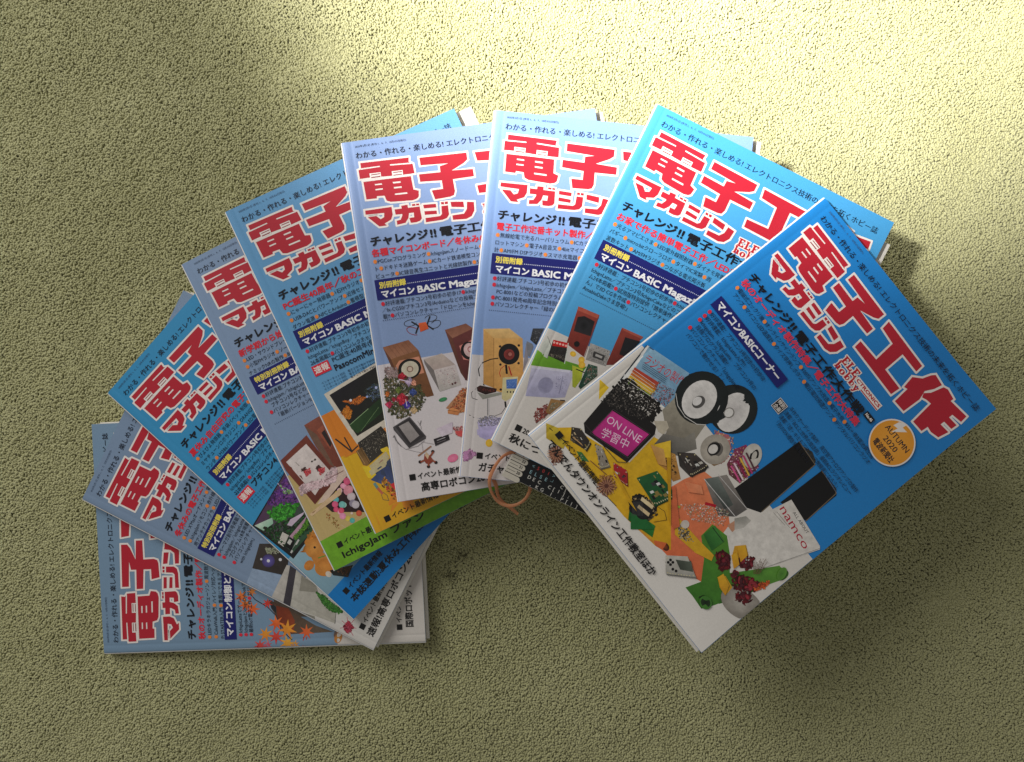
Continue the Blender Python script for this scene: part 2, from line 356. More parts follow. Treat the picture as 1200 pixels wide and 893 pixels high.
['L',[110,150,60],1.0,[[19.3,237.0],[25.4,240.5]]],
['P',[30,34,32],[[17.9,251.7],[35.7,263.7],[24.6,267.8],[16.9,257.0]],[50,48,44],90],
['L',[205,130,55],3.3,[[29.6,242.6],[23.0,251.5]]],
['S',[[90,60,40],[30,34,30],[120,80,40]],[[20.5,253.7],[33.4,262.9],[24.7,266.3]],30,1.6],
],
4:[
['P',[196,170,112],[[0,205],[210,200],[210,296],[0,296]],[206,182,124],90],
['P',[150,84,66],[[33.0,172.4],[48.4,171.2],[52.4,195.5],[47.9,220.6],[37.0,218.1],[33.7,192.2]],[120,62,48],60],
['P',[120,90,74],[[33.0,172.4],[39.4,184.9],[40.2,211.7],[40.6,216.9],[37.8,212.5],[34.1,191.4]],None,90],
['P',[165,90,66],[[40.8,181.1],[47.1,179.7],[46.7,198.8],[43.9,201.4]],None,90],
['P',[54,44,42],[[43.5,185.0],[47.1,183.8],[47.5,197.1],[44.8,199.6]],None,90],
['P',[228,205,190],[[37.8,216.5],[52.4,219.8],[50.8,231.1],[18.2,239.1],[12.5,238.3],[29.6,228.6]],[222,196,178],90],
['P',[128,64,52],[[0.9,190.4],[31.0,180.9],[37.8,216.5],[29.6,229.6],[10.8,237.6],[1.1,200.2]],[110,54,42],60],
['P',[232,220,216],[[4.8,193.7],[27.4,187.5],[35.5,217.9],[14.4,230.6]],[222,208,204],90],
['S',[[70,50,46],[100,60,56]],[[13.5,205.9],[17.2,204.7],[18.4,207.3],[14.8,209.5]],24,1.3],
['S',[[205,60,70],[225,90,95]],[[15.2,207.7],[20.9,207.5],[20.1,211.2],[14.8,212.6]],30,1.4],
['S',[[70,50,46],[100,60,56]],[[25.1,210.2],[28.8,209.0],[30.0,211.6],[26.4,213.8]],24,1.3],
['S',[[205,60,70],[225,90,95]],[[26.8,212.0],[32.5,211.8],[31.7,215.5],[26.4,216.9]],30,1.4],
['L',[120,110,100],0.4,[[12.1,197.6],[13.5,201.8]]],
['L',[120,110,100],0.4,[[25.1,203.1],[28.0,203.5]]],
['E',[70,66,60],[25.1,203.3],0.9,0.8,0,None],
['E',[90,86,80],[28.2,203.1],1.1,0.9,0,None],
['S',[[232,200,205],[240,215,218],[215,180,185]],[[6.0,216.8],[27.2,221.3],[37.8,216.5],[41.8,218.6],[36.1,227.8],[21.5,226.6],[11.3,224.5],[2.7,225.3]],190,2.3],
['L',[120,70,56],0.5,[[8.0,222.9],[28.4,223.0],[45.9,222.6]]],
['P',[60,38,40],[[17.4,240.7],[46.3,227.9],[46.7,243.3],[48.0,263.4],[21.0,249.9]],[50,32,34],90],
['E',[222,90,130],[44.5,231.5],2.7,2.7,0,[242,110,150]],
['E',[235,150,175],[39.6,234.1],2.3,2.3,0,[255,170,195]],
['E',[240,190,200],[35.3,236.5],2.3,2.3,0,[255,210,220]],
['E',[225,205,80],[32.2,238.0],2.5,2.5,0,[245,225,100]],
['E',[90,180,185],[29.0,242.0],2.5,2.5,0,[110,200,205]],
['E',[222,90,130],[26.4,245.2],2.7,2.7,0,[242,110,150]],
['E',[225,80,120],[25.2,249.6],2.3,2.3,0,[245,100,140]],
['E',[240,170,190],[27.5,253.1],2.3,2.3,0,[255,190,210]],
['E',[225,150,165],[41.8,239.8],4.0,4.0,0,[245,170,185]],
['E',[205,190,195],[42.0,245.5],3.6,3.6,0,[225,210,215]],
['E',[150,140,160],[40.6,251.3],3.2,3.2,0,[170,160,180]],
['E',[170,215,200],[33.1,249.1],2.3,2.3,0,[190,235,220]],
['E',[235,160,185],[40.2,234.5],2.5,2.5,0,[255,180,205]],
['E',[222,90,130],[44.4,232.5],2.8,2.8,0,[242,110,150]],
['E',[120,190,185],[31.8,248.2],2.9,2.9,0,[140,210,205]],
['E',[225,80,110],[28.9,252.3],2.5,2.5,0,[245,100,130]],
['E',[235,150,185],[27.8,257.2],2.8,2.8,0,[255,170,205]],
['E',[222,200,90],[30.9,261.1],2.3,2.3,0,[242,220,110]],
['E',[90,185,175],[33.5,264.2],2.3,2.3,0,[110,205,195]],
['E',[205,195,205],[42.2,253.4],3.3,3.3,0,[225,215,225]],
['E',[225,200,190],[35.9,258.5],1.1,1.1,0,[245,220,210]],
['E',[215,90,60],[41.5,261.3],2.5,2.5,0,[235,110,80]],
['E',[228,150,165],[42.9,239.1],3.6,3.6,0,[248,170,185]],
['L',[215,195,160],0.5,[[23.3,263.3],[28.1,272.1],[45.0,264.4]]],
['L',[150,110,60],0.5,[[2.9,243.5],[15.4,240.9]]],
['S',[[120,110,40],[170,80,40]],[[15.4,245.3],[22.1,258.6],[19.8,267.4],[14.1,252.4]],24,1.2],
['P',[120,178,45],[[0,268],[210,262],[210,296],[0,296]],[105,165,38],0],
['P',[222,190,150],[[2.1,243.0],[37.9,234.5],[35.2,239.8],[4.3,245.3]],None,90],
],
5:[
['P',[222,130,45],[[0,188],[210,182],[210,296],[0,296]],[232,150,50],90],
['P',[228,185,40],[[0,226],[75,226],[120,200],[210,190],[210,296],[0,296]],[224,170,40],90],
['P',[120,170,50],[[180,283],[210,283],[210,296],[168,296]],None,90],
['P',[222,212,196],[[10.1,172.5],[67.6,165.9],[75.0,215.7],[17.5,222.2]],None,90],
['P',[34,30,38],[[14.0,175.0],[67.7,169.0],[71.8,210.2],[20.4,215.9]],[40,44,30],60],
['P',[50,80,44],[[18.4,204.7],[51.8,195.1],[52.3,200.2],[50.1,205.9],[21.8,214.0],[18.9,208.8]],[36,56,34],0],
['L',[150,180,130],0.5,[[19.4,204.6],[38.4,199.0]]],
['L',[120,150,100],0.3,[[24.9,213.5],[46.9,201.5]]],
['S',[[230,130,30],[240,160,60],[180,90,30]],[[16.5,192.1],[23.5,189.6],[25.9,193.6],[21.4,200.3],[18.3,198.8]],80,1.4],
['S',[[220,110,30],[150,70,30],[240,150,70]],[[20.4,183.8],[31.8,192.5],[40.7,189.9],[37.5,186.4],[29.7,186.7]],90,1.2],
['S',[[60,80,50],[90,100,60],[130,150,190],[40,60,110]],[[41.7,183.6],[52.2,181.7],[55.1,185.9],[52.1,194.3],[44.0,195.3]],90,1.2],
['E',[235,235,245],[28.1,186.4],1.1,1.1,0,None],
['E',[170,190,240],[41.8,189.5],1.1,0.9,0,None],
['E',[190,200,240],[51.7,185.8],1.1,1.2,0,None],
['P',[50,46,42],[[18.5,221.1],[41.8,216.6],[44.3,225.6],[40.7,235.5],[18.6,241.6],[17.8,226.7]],[64,60,54],90],
['S',[[90,86,78],[30,28,26],[120,110,96],[200,190,170]],[[18.9,222.3],[41.4,217.4],[43.6,227.1],[19.0,240.8]],130,0.8],
['P',[110,84,50],[[14.3,226.9],[20.1,225.8],[21.3,239.9],[17.4,242.0],[14.7,239.7]],[150,112,66],90],
['L',[200,160,110],0.4,[[15.1,227.3],[16.6,239.6]]],
['L',[60,40,30],0.3,[[18.6,227.0],[20.1,240.3]]],
['L',[54,48,46],1.3,[[3.2,210.6],[11.0,225.9]]],
['L',[54,48,46],1.1,[[10.4,212.5],[11.2,225.5],[17.4,223.5]]],
['P',[238,205,50],[[13.3,240.5],[18.2,242.4],[20.8,249.4],[22.0,255.1],[14.1,251.3]],None,90],
['P',[242,210,60],[[33.2,233.9],[39.3,234.3],[40.0,239.0],[38.2,244.0],[36.9,239.5],[33.5,236.5]],None,90],
['P',[206,192,150],[[19.0,242.7],[36.8,237.5],[37.4,243.6],[19.9,248.0]],None,90],
['P',[70,82,110],[[20.7,248.4],[38.2,244.0],[33.4,260.5],[22.0,255.1]],[60,70,100],90],
['L',[170,120,110],0.8,[[22.6,245.4],[32.7,242.4]]],
['P',[62,76,120],[[15.2,253.7],[34.0,247.1],[32.9,264.0],[27.1,266.1]],[80,96,140],90],
['P',[205,192,150],[[16.9,246.7],[34.0,240.8],[36.4,246.2],[33.3,248.6],[17.3,250.8]],None,90],
['S',[[225,70,60],[235,190,60],[60,50,44]],[[26.4,255.1],[30.7,270.7],[26.3,278.3],[21.9,260.7]],40,1.8],
['L',[110,150,150],2.4,[[16.9,258.0],[17.6,262.3]]],
['L',[200,110,80],2.1,[[17.7,262.8],[19.3,267.9]]],
['L',[150,120,70],0.6,[[18.1,268.7],[17.8,273.0],[21.8,275.7],[22.2,271.1],[20.4,267.6]]],
['P',[225,60,66],[[28.1,264.1],[33.4,264.0],[30.7,270.7],[29.2,268.2]],None,90],
],
6:[
['P',[222,214,218],[[0,183],[210,178],[210,296],[0,296]],[232,224,224],90],
['L',[60,60,64],0.5,[[37.3,153.3],[36.4,154.2],[35.1,154.8],[33.4,155.2],[31.6,155.3],[29.9,155.1],[28.4,154.6],[27.5,153.8],[27.2,153.0],[27.4,152.0],[28.3,151.2],[29.7,150.6],[31.4,150.2],[33.2,150.1],[34.9,150.3],[36.3,150.8]]],
['L',[60,60,64],0.5,[[44.7,150.6],[45.5,149.8],[46.9,149.1],[48.5,148.7],[50.2,148.7],[51.9,148.9],[53.2,149.4],[54.1,150.1],[54.5,151.0],[54.2,151.9],[53.4,152.8],[52.1,153.4],[50.5,153.8],[48.7,153.9],[47.1,153.7]]],
['L',[150,50,50],0.5,[[36.3,163.1],[34.7,163.0],[33.0,162.4],[31.3,161.5],[29.9,160.4],[29.0,159.1],[28.6,157.9],[28.7,156.9],[29.5,156.2],[30.7,155.9],[32.3,156.0],[34.0,156.6],[35.7,157.5],[37.1,158.7]]],
['L',[60,60,64],0.5,[[49.4,155.3],[50.7,154.5],[52.2,153.9],[53.7,153.7],[55.1,153.9],[56.1,154.4],[56.7,155.2],[56.8,156.3],[56.3,157.3],[55.4,158.3],[54.1,159.2],[52.6,159.7],[51.0,159.9],[49.7,159.7],[48.6,159.2]]],
['L',[36,34,36],1.2,[[33.6,152.0],[38.5,156.0]]],
['L',[36,34,36],1.2,[[35.4,161.7],[38.5,156.0]]],
['L',[36,34,36],1.2,[[48.8,149.9],[45.6,156.0]]],
['L',[36,34,36],1.2,[[49.9,160.6],[45.6,156.6]]],
['P',[238,110,60],[[38.8,153.9],[44.9,153.7],[46.4,159.5],[39.3,161.2]],[220,90,45],90],
['P',[150,98,72],[[7.1,169.0],[28.6,166.2],[35.4,175.7],[12.2,179.5]],[172,120,92],90],
['P',[120,76,56],[[7.1,169.0],[12.2,179.5],[16.8,192.6],[13.7,194.3]],[96,60,44],90],
['P',[146,98,64],[[12.2,179.5],[35.4,175.7],[42.1,214.3],[36.5,214.8],[16.8,199.3]],[118,76,48],60],
['L',[120,76,56],0.2,[[8.4,168.8],[14.0,178.9]]],
['L',[120,76,56],0.2,[[11.8,168.5],[17.3,178.4]]],
['L',[120,76,56],0.2,[[15.1,168.1],[20.7,177.9]]],
['L',[120,76,56],0.2,[[18.5,167.7],[24.1,177.4]]],
['L',[120,76,56],0.2,[[21.8,167.4],[27.5,177.0]]],
['L',[120,76,56],0.2,[[25.2,167.0],[30.8,176.5]]],
['P',[222,150,120],[[18.5,181.8],[35.1,180.8],[37.2,194.7],[20.6,196.5],[15.1,185.7]],None,90],
['E',[30,28,28],[26.0,189.6],9.5,8.2,-10,[40,36,36]],
['E',[222,212,190],[26.2,189.9],7.1,6.5,-10,[205,194,170]],
['E',[150,120,105],[26.2,189.9],2.7,2.6,0,None],
['E',[222,200,180],[26.2,189.9],1.8,1.8,0,None],
['P',[140,88,70],[[59.3,162.5],[77.1,159.9],[82.5,164.9],[64.4,170.2]],[165,112,90],90],
['P',[120,72,58],[[59.3,162.5],[64.4,170.2],[69.5,205.2],[66.6,199.2]],[92,54,44],90],
['P',[116,60,58],[[64.4,170.2],[82.5,164.7],[87.4,165.5],[75.2,208.3],[69.4,205.8]],[90,46,44],70],
['P',[222,140,130],[[68.9,177.3],[80.6,173.5],[77.3,190.9],[70.4,188.7]],None,90],
['E',[34,28,30],[76.4,182.4],6.9,7.6,-10,None],
['E',[228,190,190],[77.0,181.9],5.0,5.8,-10,[238,215,210]],
['E',[190,130,130],[77.4,181.4],2.4,2.6,0,None],
['E',[235,205,205],[77.4,181.4],1.4,1.5,0,None],
['P',[205,190,180],[[38.5,183.8],[53.9,181.1],[63.3,192.0],[45.3,193.7]],[190,172,165],90],
['P',[220,208,206],[[45.3,193.7],[63.3,192.0],[65.6,209.1],[47.4,212.0]],[190,184,178],90],
['P',[130,122,120],[[38.5,183.8],[45.3,193.7],[47.4,212.0],[38.6,187.1]],None,90],
['S',[[180,150,160],[150,140,150],[222,215,200],[160,80,80]],[[47.3,195.1],[61.8,194.0],[64.1,207.7],[49.6,208.8]],60,0.9],
['E',[90,50,50],[58.6,207.4],0.8,0.9,0,None],
['E',[90,50,50],[60.9,206.9],0.8,0.9,0,None],
['S',[[70,90,50],[120,110,70],[60,70,45],[150,130,100],[50,50,40]],[[5.0,190.8],[16.0,190.3],[32.6,203.9],[35.1,216.5],[29.4,224.5],[12.1,229.6],[3.4,221.5],[2.2,201.4]],460,1.7],
['S',[[180,150,150],[205,180,175],[150,130,130]],[[5.8,185.4],[15.5,186.9],[16.4,194.8],[6.4,195.4]],90,1.3],
['S',[[190,30,50],[220,60,80],[133,21,35]],[[15.6,194.1],[19.4,191.3],[22.1,195.1],[18.4,197.8]],22,2.3],
['S',[[200,40,60],[230,70,90],[140,28,42]],[[11.7,212.9],[16.9,209.0],[20.7,214.3],[15.5,218.1]],22,3.2],
['S',[[205,50,90],[235,80,120],[143,35,62]],[[2.0,215.8],[5.2,213.4],[7.6,216.7],[4.4,219.0]],22,2.0],
['S',[[80,60,180],[110,90,210],[56,42,125]],[[16.5,218.1],[19.8,215.7],[22.1,218.9],[18.9,221.3]],22,2.0],
['S',[[60,80,150],[90,110,180],[42,56,105]],[[23.0,208.5],[26.2,206.2],[28.6,209.4],[25.3,211.8]],22,2.0],
['S',[[230,120,50],[255,150,80],[161,84,35]],[[2.6,207.0],[4.9,205.4],[6.5,207.6],[4.3,209.3]],22,1.4],
['S',[[215,180,130],[245,210,160],[150,125,91]],[[21.4,223.3],[24.4,221.1],[26.6,224.1],[23.6,226.3]],22,1.8],
['S',[[205,180,215],[235,210,245],[143,125,150]],[[21.1,199.9],[24.9,197.2],[27.6,200.9],[23.8,203.7]],22,2.3],
['S',[[230,150,120],[255,180,150],[161,105,84]],[[25.1,201.1],[27.9,199.1],[29.9,201.8],[27.1,203.9]],22,1.7],
['S',[[120,140,60],[150,170,90],[84,98,42]],[[12.0,205.2],[14.5,203.3],[16.3,205.8],[13.8,207.7]],22,1.5],
['S',[[180,40,60],[210,70,90],[125,28,42]],[[7.3,212.2],[9.5,210.5],[11.2,212.8],[8.9,214.4]],22,1.4],
['L',[240,235,245],0.5,[[18.9,214.0],[19.1,219.6]]],
['L',[235,215,235],0.7,[[16.1,196.9],[25.4,200.6]]],
['E',[60,140,90],[48.9,218.7],3.5,1.6,-8,[80,160,110]],
['P',[205,150,110],[[50.2,226.1],[61.7,216.3],[69.8,214.2],[66.2,231.5],[60.4,231.7]],[190,130,90],90],
['S',[[230,120,70],[60,40,36],[205,90,60],[240,180,120]],[[53.3,227.2],[64.4,213.3],[70.1,212.0],[66.2,231.5],[59.3,231.5]],130,1.4],
['P',[225,150,90],[[51.5,228.0],[55.7,226.5],[61.7,230.2],[59.0,233.4],[51.1,230.7]],[205,130,80],90],
['L',[90,50,36],0.3,[[51.5,228.0],[60.5,231.1],[61.7,230.2]]],
['P',[98,94,96],[[5.2,234.7],[19.8,228.3],[30.6,246.2],[30.1,248.3],[15.4,253.8],[5.4,237.2]],[70,66,68],90],
['P',[60,56,58],[[6.9,234.6],[19.6,229.4],[29.4,246.0],[16.3,252.0]],None,90],
['P',[176,168,166],[[9.9,234.8],[18.3,232.0],[25.3,245.0],[17.2,249.6]],[150,142,140],90],
['L',[150,144,146],0.4,[[5.2,241.6],[6.9,248.5],[12.6,254.4],[22.7,253.3],[28.8,249.8]]],
['L',[120,116,118],0.7,[[5.1,242.1],[5.7,245.5],[9.2,251.1]]],
['L',[150,144,146],0.3,[[25.8,233.2],[27.5,236.8],[27.8,240.2]]],
['L',[110,106,108],0.5,[[28.6,233.1],[26.9,236.7]]],
['L',[170,164,166],0.3,[[13.7,254.6],[19.9,257.3],[26.2,259.4],[26.4,250.5],[35.9,253.7]]],
['L',[120,116,118],0.5,[[4.0,243.0],[5.2,241.6],[5.6,243.9]]],
['P',[40,36,40],[[36.3,249.7],[48.8,247.4],[49.4,252.2],[36.9,255.6]],[60,54,58],90],
['L',[205,198,200],0.5,[[39.1,251.2],[45.9,249.8]]],
['L',[150,140,144],0.3,[[38.8,253.1],[46.2,251.7]]],
['L',[170,120,90],1.2,[[22.0,261.2],[33.2,255.2]]],
['P',[170,80,60],[[27.1,260.6],[31.2,262.4],[33.8,267.3],[30.1,269.5],[27.0,268.4],[25.8,265.4]],[150,66,50],90],
['P',[225,195,160],[[28.5,258.7],[30.7,262.3],[29.1,265.4],[27.4,261.8]],None,90],
['E',[40,26,24],[22.6,266.4],1.4,1.3,0,None],
['E',[40,26,24],[28.7,271.3],1.4,1.3,0,None],
['E',[40,26,24],[35.2,268.9],1.4,1.3,0,None],
['E',[40,26,24],[34.1,259.6],1.4,1.3,0,None],
['L',[160,84,60],1.5,[[23.4,266.5],[27.5,265.2]]],
['L',[160,84,60],1.5,[[34.3,260.2],[31.0,263.5]]],
['L',[160,84,60],1.4,[[28.9,270.4],[29.3,267.7]]],
['L',[160,84,60],1.4,[[34.5,268.3],[31.8,265.9]]],
['E',[238,120,160],[49.5,267.6],4.5,3.2,-15,[242,140,175]],
['S',[[205,80,90],[90,80,70],[235,210,205],[220,120,120]],[[54.2,242.7],[62.0,242.8],[60.1,251.5],[54.3,249.4]],60,1.3],
['P',[222,90,90],[[54.6,246.1],[61.2,246.6],[59.9,250.9],[56.4,250.3]],None,90],
['P',[222,205,222],[[40.0,241.6],[53.8,238.2],[52.5,246.9],[43.3,248.8]],[228,215,226],90],
],
7:[
['P',[214,207,206],[[0,197],[210,190],[210,296],[0,296]],[224,216,214],90],
['P',[222,170,100],[[7.6,175.5],[16.6,182.2],[20.5,222.3],[11.9,219.8]],[205,150,80],90],
['P',[235,195,130],[[7.6,175.5],[28.5,173.1],[39.2,180.0],[16.6,182.2]],[225,180,112],90],
['P',[228,176,104],[[16.6,182.2],[39.9,180.0],[43.6,210.2],[40.3,226.9],[20.7,224.4]],[212,156,86],70],
['L',[140,90,50],0.3,[[16.7,182.2],[20.7,222.8]]],
['E',[40,30,28],[22.4,188.4],1.0,1.0,0,None],
['E',[40,30,28],[37.4,186.1],1.0,1.0,0,None],
['E',[40,30,28],[24.1,202.9],1.0,1.0,0,None],
['E',[40,30,28],[38.6,200.4],1.0,1.0,0,None],
['E',[40,30,28],[26.3,223.0],1.0,1.0,0,None],
['E',[26,24,26],[30.2,193.8],8.5,8.5,0,[40,36,38]],
['E',[150,60,55],[30.3,194.1],4.3,4.3,0,[90,34,32]],
['E',[180,110,100],[31.1,193.8],1.5,1.5,0,None],
['L',[26,24,24],0.8,[[21.7,198.0],[15.9,199.4],[9.7,202.7],[6.8,208.4],[8.1,213.7],[12.6,220.9]]],
['L',[190,40,36],0.5,[[27.7,203.3],[24.7,206.1],[24.0,210.0],[25.3,212.6]]],
['L',[20,18,18],1.7,[[28.7,203.0],[29.9,209.4]]],
['L',[190,40,36],1.0,[[31.0,203.9],[33.8,210.6]]],
['P',[225,215,165],[[27.0,213.2],[39.3,211.2],[39.0,219.4],[36.1,228.4],[31.0,232.1],[27.8,230.3]],[208,196,146],90],
['P',[90,130,200],[[29.9,214.6],[38.7,212.9],[38.9,221.0],[30.9,221.8]],[70,110,190],90],
['S',[[140,175,225]],[[31.1,215.8],[38.0,214.6],[38.0,220.0],[31.6,220.7]],20,0.6],
['E',[40,36,36],[31.9,224.4],0.6,0.8,0,None],
['E',[40,36,36],[34.4,224.2],0.6,0.8,0,None],
['E',[40,36,36],[36.8,224.0],0.6,0.8,0,None],
['L',[30,28,28],1.5,[[30.9,232.7],[31.7,236.4]]],
['L',[40,36,36],0.4,[[31.7,236.4],[28.8,242.1],[23.6,244.8],[19.2,244.7]]],
['P',[60,34,30],[[6.8,223.1],[9.3,221.2],[23.0,222.6],[22.8,225.3],[14.4,228.3],[7.6,226.2]],[38,24,22],90],
['S',[[140,60,50],[20,16,16]],[[7.3,223.0],[22.6,223.2],[21.7,225.4],[8.7,226.1]],30,0.8],
['P',[150,150,140],[[7.2,227.0],[14.4,228.5],[27.1,224.9],[27.3,227.1],[12.6,232.3]],None,90],
['L',[60,56,56],0.4,[[6.4,224.2],[2.9,227.8],[3.9,232.0],[8.3,233.0]]],
['L',[60,60,66],0.5,[[16.6,231.4],[17.9,244.8]]],
['L',[190,190,200],0.2,[[17.7,231.2],[19.0,244.7]]],
['L',[40,36,36],0.5,[[3.0,245.9],[7.0,247.7]]],
['P',[205,196,232],[[10.1,257.0],[28.8,254.1],[26.2,260.2],[11.1,261.6]],[190,180,222],90],
['S',[[110,120,150],[170,160,200],[140,130,110],[220,215,235],[80,80,110]],[[10.0,250.5],[16.1,246.1],[27.0,246.1],[29.6,250.8],[25.8,256.6],[13.0,258.9]],170,1.1],
['P',[205,196,232],[[10.4,250.8],[29.0,244.9],[28.2,257.2],[19.9,265.0],[12.6,262.7]],[180,170,215],90],
['S',[[110,120,150],[170,160,200],[140,130,110],[220,215,235]],[[10.1,247.8],[21.9,244.6],[30.2,246.8],[26.7,252.2],[12.8,254.6]],120,1.0],
['E',[235,185,50],[21.1,267.0],2.8,3.2,0,[245,205,80]],
['S',[[205,140,190],[220,160,205]],[[1.6,276.8],[6.2,274.2],[10.9,277.0],[5.9,281.9],[2.2,283.3]],90,2.1],
['P',[70,72,78],[[47.4,171.3],[56.5,170.4],[51.4,184.5],[46.1,180.6]],[36,38,42],90],
['P',[130,132,140],[[43.5,182.0],[48.1,183.7],[49.3,185.8],[47.0,194.7],[43.4,191.8]],None,90],
['S',[[20,20,22],[110,112,118]],[[47.4,171.8],[55.5,171.0],[51.3,183.4],[46.7,180.6]],30,1.1],
['P',[150,146,156],[[43.1,183.1],[46.1,196.9],[42.7,207.1],[42.8,194.0]],None,90],
],
8:[
['P',[218,212,205],[[0,196],[210,188],[210,296],[0,296]],[228,222,216],90],
['P',[150,62,50],[[14.5,170.0],[32.2,168.7],[36.1,204.1],[19.0,200.7]],[120,44,36],60],
['P',[175,85,68],[[14.3,170.1],[17.3,169.6],[32.6,168.9],[33.2,171.8],[15.3,172.9]],None,90],
['L',[90,30,25],0.4,[[32.5,169.2],[36.6,203.9]]],
['P',[28,27,30],[[17.7,177.7],[22.1,174.7],[31.5,175.0],[33.6,187.0],[19.8,189.1]],[44,42,46],90],
['E',[40,40,44],[25.3,181.6],4.4,4.4,0,[18,18,20]],
['E',[24,20,20],[26.6,197.3],2.3,2.3,0,None],
['P',[150,62,50],[[53.1,169.7],[71.5,168.9],[63.3,197.8],[54.7,202.1]],[118,44,36],60],
['P',[175,85,68],[[53.1,169.7],[71.5,168.9],[71.4,171.1],[54.9,171.2]],None,90],
['P',[32,30,33],[[58.7,175.5],[71.3,173.2],[66.2,189.3],[60.5,189.8]],None,90],
['P',[120,178,50],[[-0.6,215.2],[7.0,216.2],[11.3,215.3],[39.9,210.7],[41.8,209.8],[40.4,216.4],[32.7,217.8],[1.2,228.5]],[92,150,36],40],
['P',[222,225,214],[[1.4,208.3],[4.2,203.4],[9.2,208.0],[10.8,217.9],[6.5,217.6],[2.3,213.8]],[200,205,195],90],
['L',[50,60,50],0.3,[[3.1,202.2],[9.2,208.0],[10.6,218.6]]],
['P',[60,50,45],[[8.3,203.1],[20.4,200.1],[24.9,215.1],[10.4,215.7]],[35,30,30],90],
['P',[210,30,30],[[8.5,202.4],[20.4,199.6],[21.4,203.2],[9.7,207.2]],None,90],
['E',[255,190,180],[9.9,204.1],0.9,0.9,0,None],
['E',[255,190,180],[12.3,203.6],0.9,0.9,0,None],
['E',[255,190,180],[14.7,203.2],0.9,0.9,0,None],
['E',[255,190,180],[17.1,202.7],0.9,0.9,0,None],
['E',[255,190,180],[19.5,202.3],0.9,0.9,0,None],
['L',[220,225,215],0.6,[[20.2,199.7],[24.7,215.5]]],
['S',[[180,170,150],[30,26,24],[110,100,90]],[[10.4,213.4],[22.3,209.9],[23.7,212.7],[11.5,215.8]],40,0.7],
['S',[[20,18,18],[60,60,60]],[[10.2,208.1],[21.4,204.4],[22.8,209.6],[11.3,212.9]],50,1.0],
['E',[235,180,45],[27.4,205.7],2.5,2.1,0,[245,205,80]],
['E',[235,180,45],[35.5,207.0],2.5,2.7,0,[245,205,80]],
['E',[232,175,45],[37.6,210.4],2.7,2.7,0,[245,205,80]],
['P',[175,172,168],[[35.9,191.8],[53.1,190.4],[55.2,203.0],[38.5,205.3]],[150,146,142],90],
['S',[[70,68,66],[205,200,196],[110,105,102]],[[36.6,192.0],[52.9,191.1],[54.7,202.1],[39.0,203.9]],110,0.9],
['P',[60,58,58],[[41.2,196.3],[50.9,195.6],[51.4,200.2],[42.3,201.1]],None,90],
['P',[180,176,172],[[43.5,197.5],[49.3,197.1],[49.4,199.0],[43.9,199.4]],None,90],
['P',[205,202,225],[[2.2,229.2],[31.8,218.3],[34.6,220.4],[36.9,239.5],[30.0,243.5],[8.2,252.4]],[170,168,200],70],
['P',[222,220,236],[[2.6,228.8],[32.3,218.0],[31.0,220.4],[2.7,230.4]],None,90],
['E',[160,158,188],[18.8,237.7],6.0,6.5,0,[148,146,178]],
['L',[90,88,130],0.3,[[27.9,224.9],[31.4,238.6]]],
['S',[[90,88,130],[120,118,160]],[[23.1,227.2],[32.2,224.0],[36.0,237.6],[28.1,239.7]],40,0.6],
['L',[20,20,20],0.6,[[31.8,218.3],[35.0,215.2],[40.9,215.0]]],
['L',[20,20,20],0.5,[[35.3,223.0],[38.9,223.1],[42.6,221.0]]],
['P',[190,200,60],[[30.8,214.0],[39.9,213.1],[42.3,220.2],[40.8,229.3],[38.4,229.2]],[170,180,50],90],
['L',[20,20,20],0.8,[[35.1,215.4],[42.0,215.0]]],
['P',[40,84,66],[[41.8,207.4],[49.2,206.1],[52.5,212.8],[45.1,228.3],[42.7,227.1]],[30,66,52],90],
['S',[[200,60,60],[90,130,110],[20,34,28],[190,200,190]],[[42.8,208.1],[49.4,206.6],[52.0,211.9],[46.0,225.5]],70,0.8],
['S',[[170,50,50],[120,40,40],[205,120,110],[90,60,50]],[[20.6,258.2],[26.4,250.6],[31.6,251.6],[29.6,262.1],[25.3,267.8],[21.0,263.9]],120,1.2],
['P',[170,130,80],[[27.3,245.4],[38.8,242.1],[32.0,257.3],[28.2,256.8]],[150,110,66],90],
['S',[[60,110,90],[210,220,210],[40,70,60]],[[29.7,247.8],[36.4,244.5],[31.6,256.4],[29.7,252.5]],50,0.7],
['L',[24,22,22],0.8,[[34.6,243.2],[37.8,241.9]]],
],
9:[
['P',[226,220,212],[[0,185],[210,185],[210,296],[0,296]],[238,233,226],90],
['P',[235,190,40],[[8.9,275.7],[16.0,266.4],[64.3,248.9],[60.7,221.9],[74.6,216.1],[136.2,265.9],[125.7,273.0],[93.3,277.8],[62.3,278.3],[19.3,279.8]],[222,170,28],20],
['P',[238,200,50],[[0.3,226.9],[9.9,225.3],[12.4,237.3]],None,90],
['P',[238,140,95],[[98.7,235.6],[100.3,224.2],[105.2,208.2],[115.9,205.5],[135.8,210.2],[149.0,218.1],[156.8,250.0],[168.8,262.7],[152.4,269.2],[125.6,271.5],[93.3,277.8],[124.9,272.3],[135.8,265.7]],[228,112,70],60],
['P',[90,150,50],[[141.9,240.8],[140.7,228.5],[154.4,225.3],[165.8,231.9],[177.6,241.4],[185.6,228.0],[197.0,208.7],[202.7,206.8],[205.9,213.2],[199.1,239.0],[193.0,256.8],[184.6,275.4],[173.1,274.6],[164.6,274.8],[168.8,262.7],[156.8,250.0]],[62,120,38],80],
['E',[40,66,30],[181.7,270.0],5.3,4.4,0,[20,34,16]],
['E',[75,125,45],[204.8,210.5],3.1,4.8,0,None],
['P',[100,158,58],[[188.5,261.5],[190.2,226.5],[197.1,208.1],[204.8,208.3],[206.4,214.6],[193.6,249.8],[191.0,261.3]],[60,115,38],60],
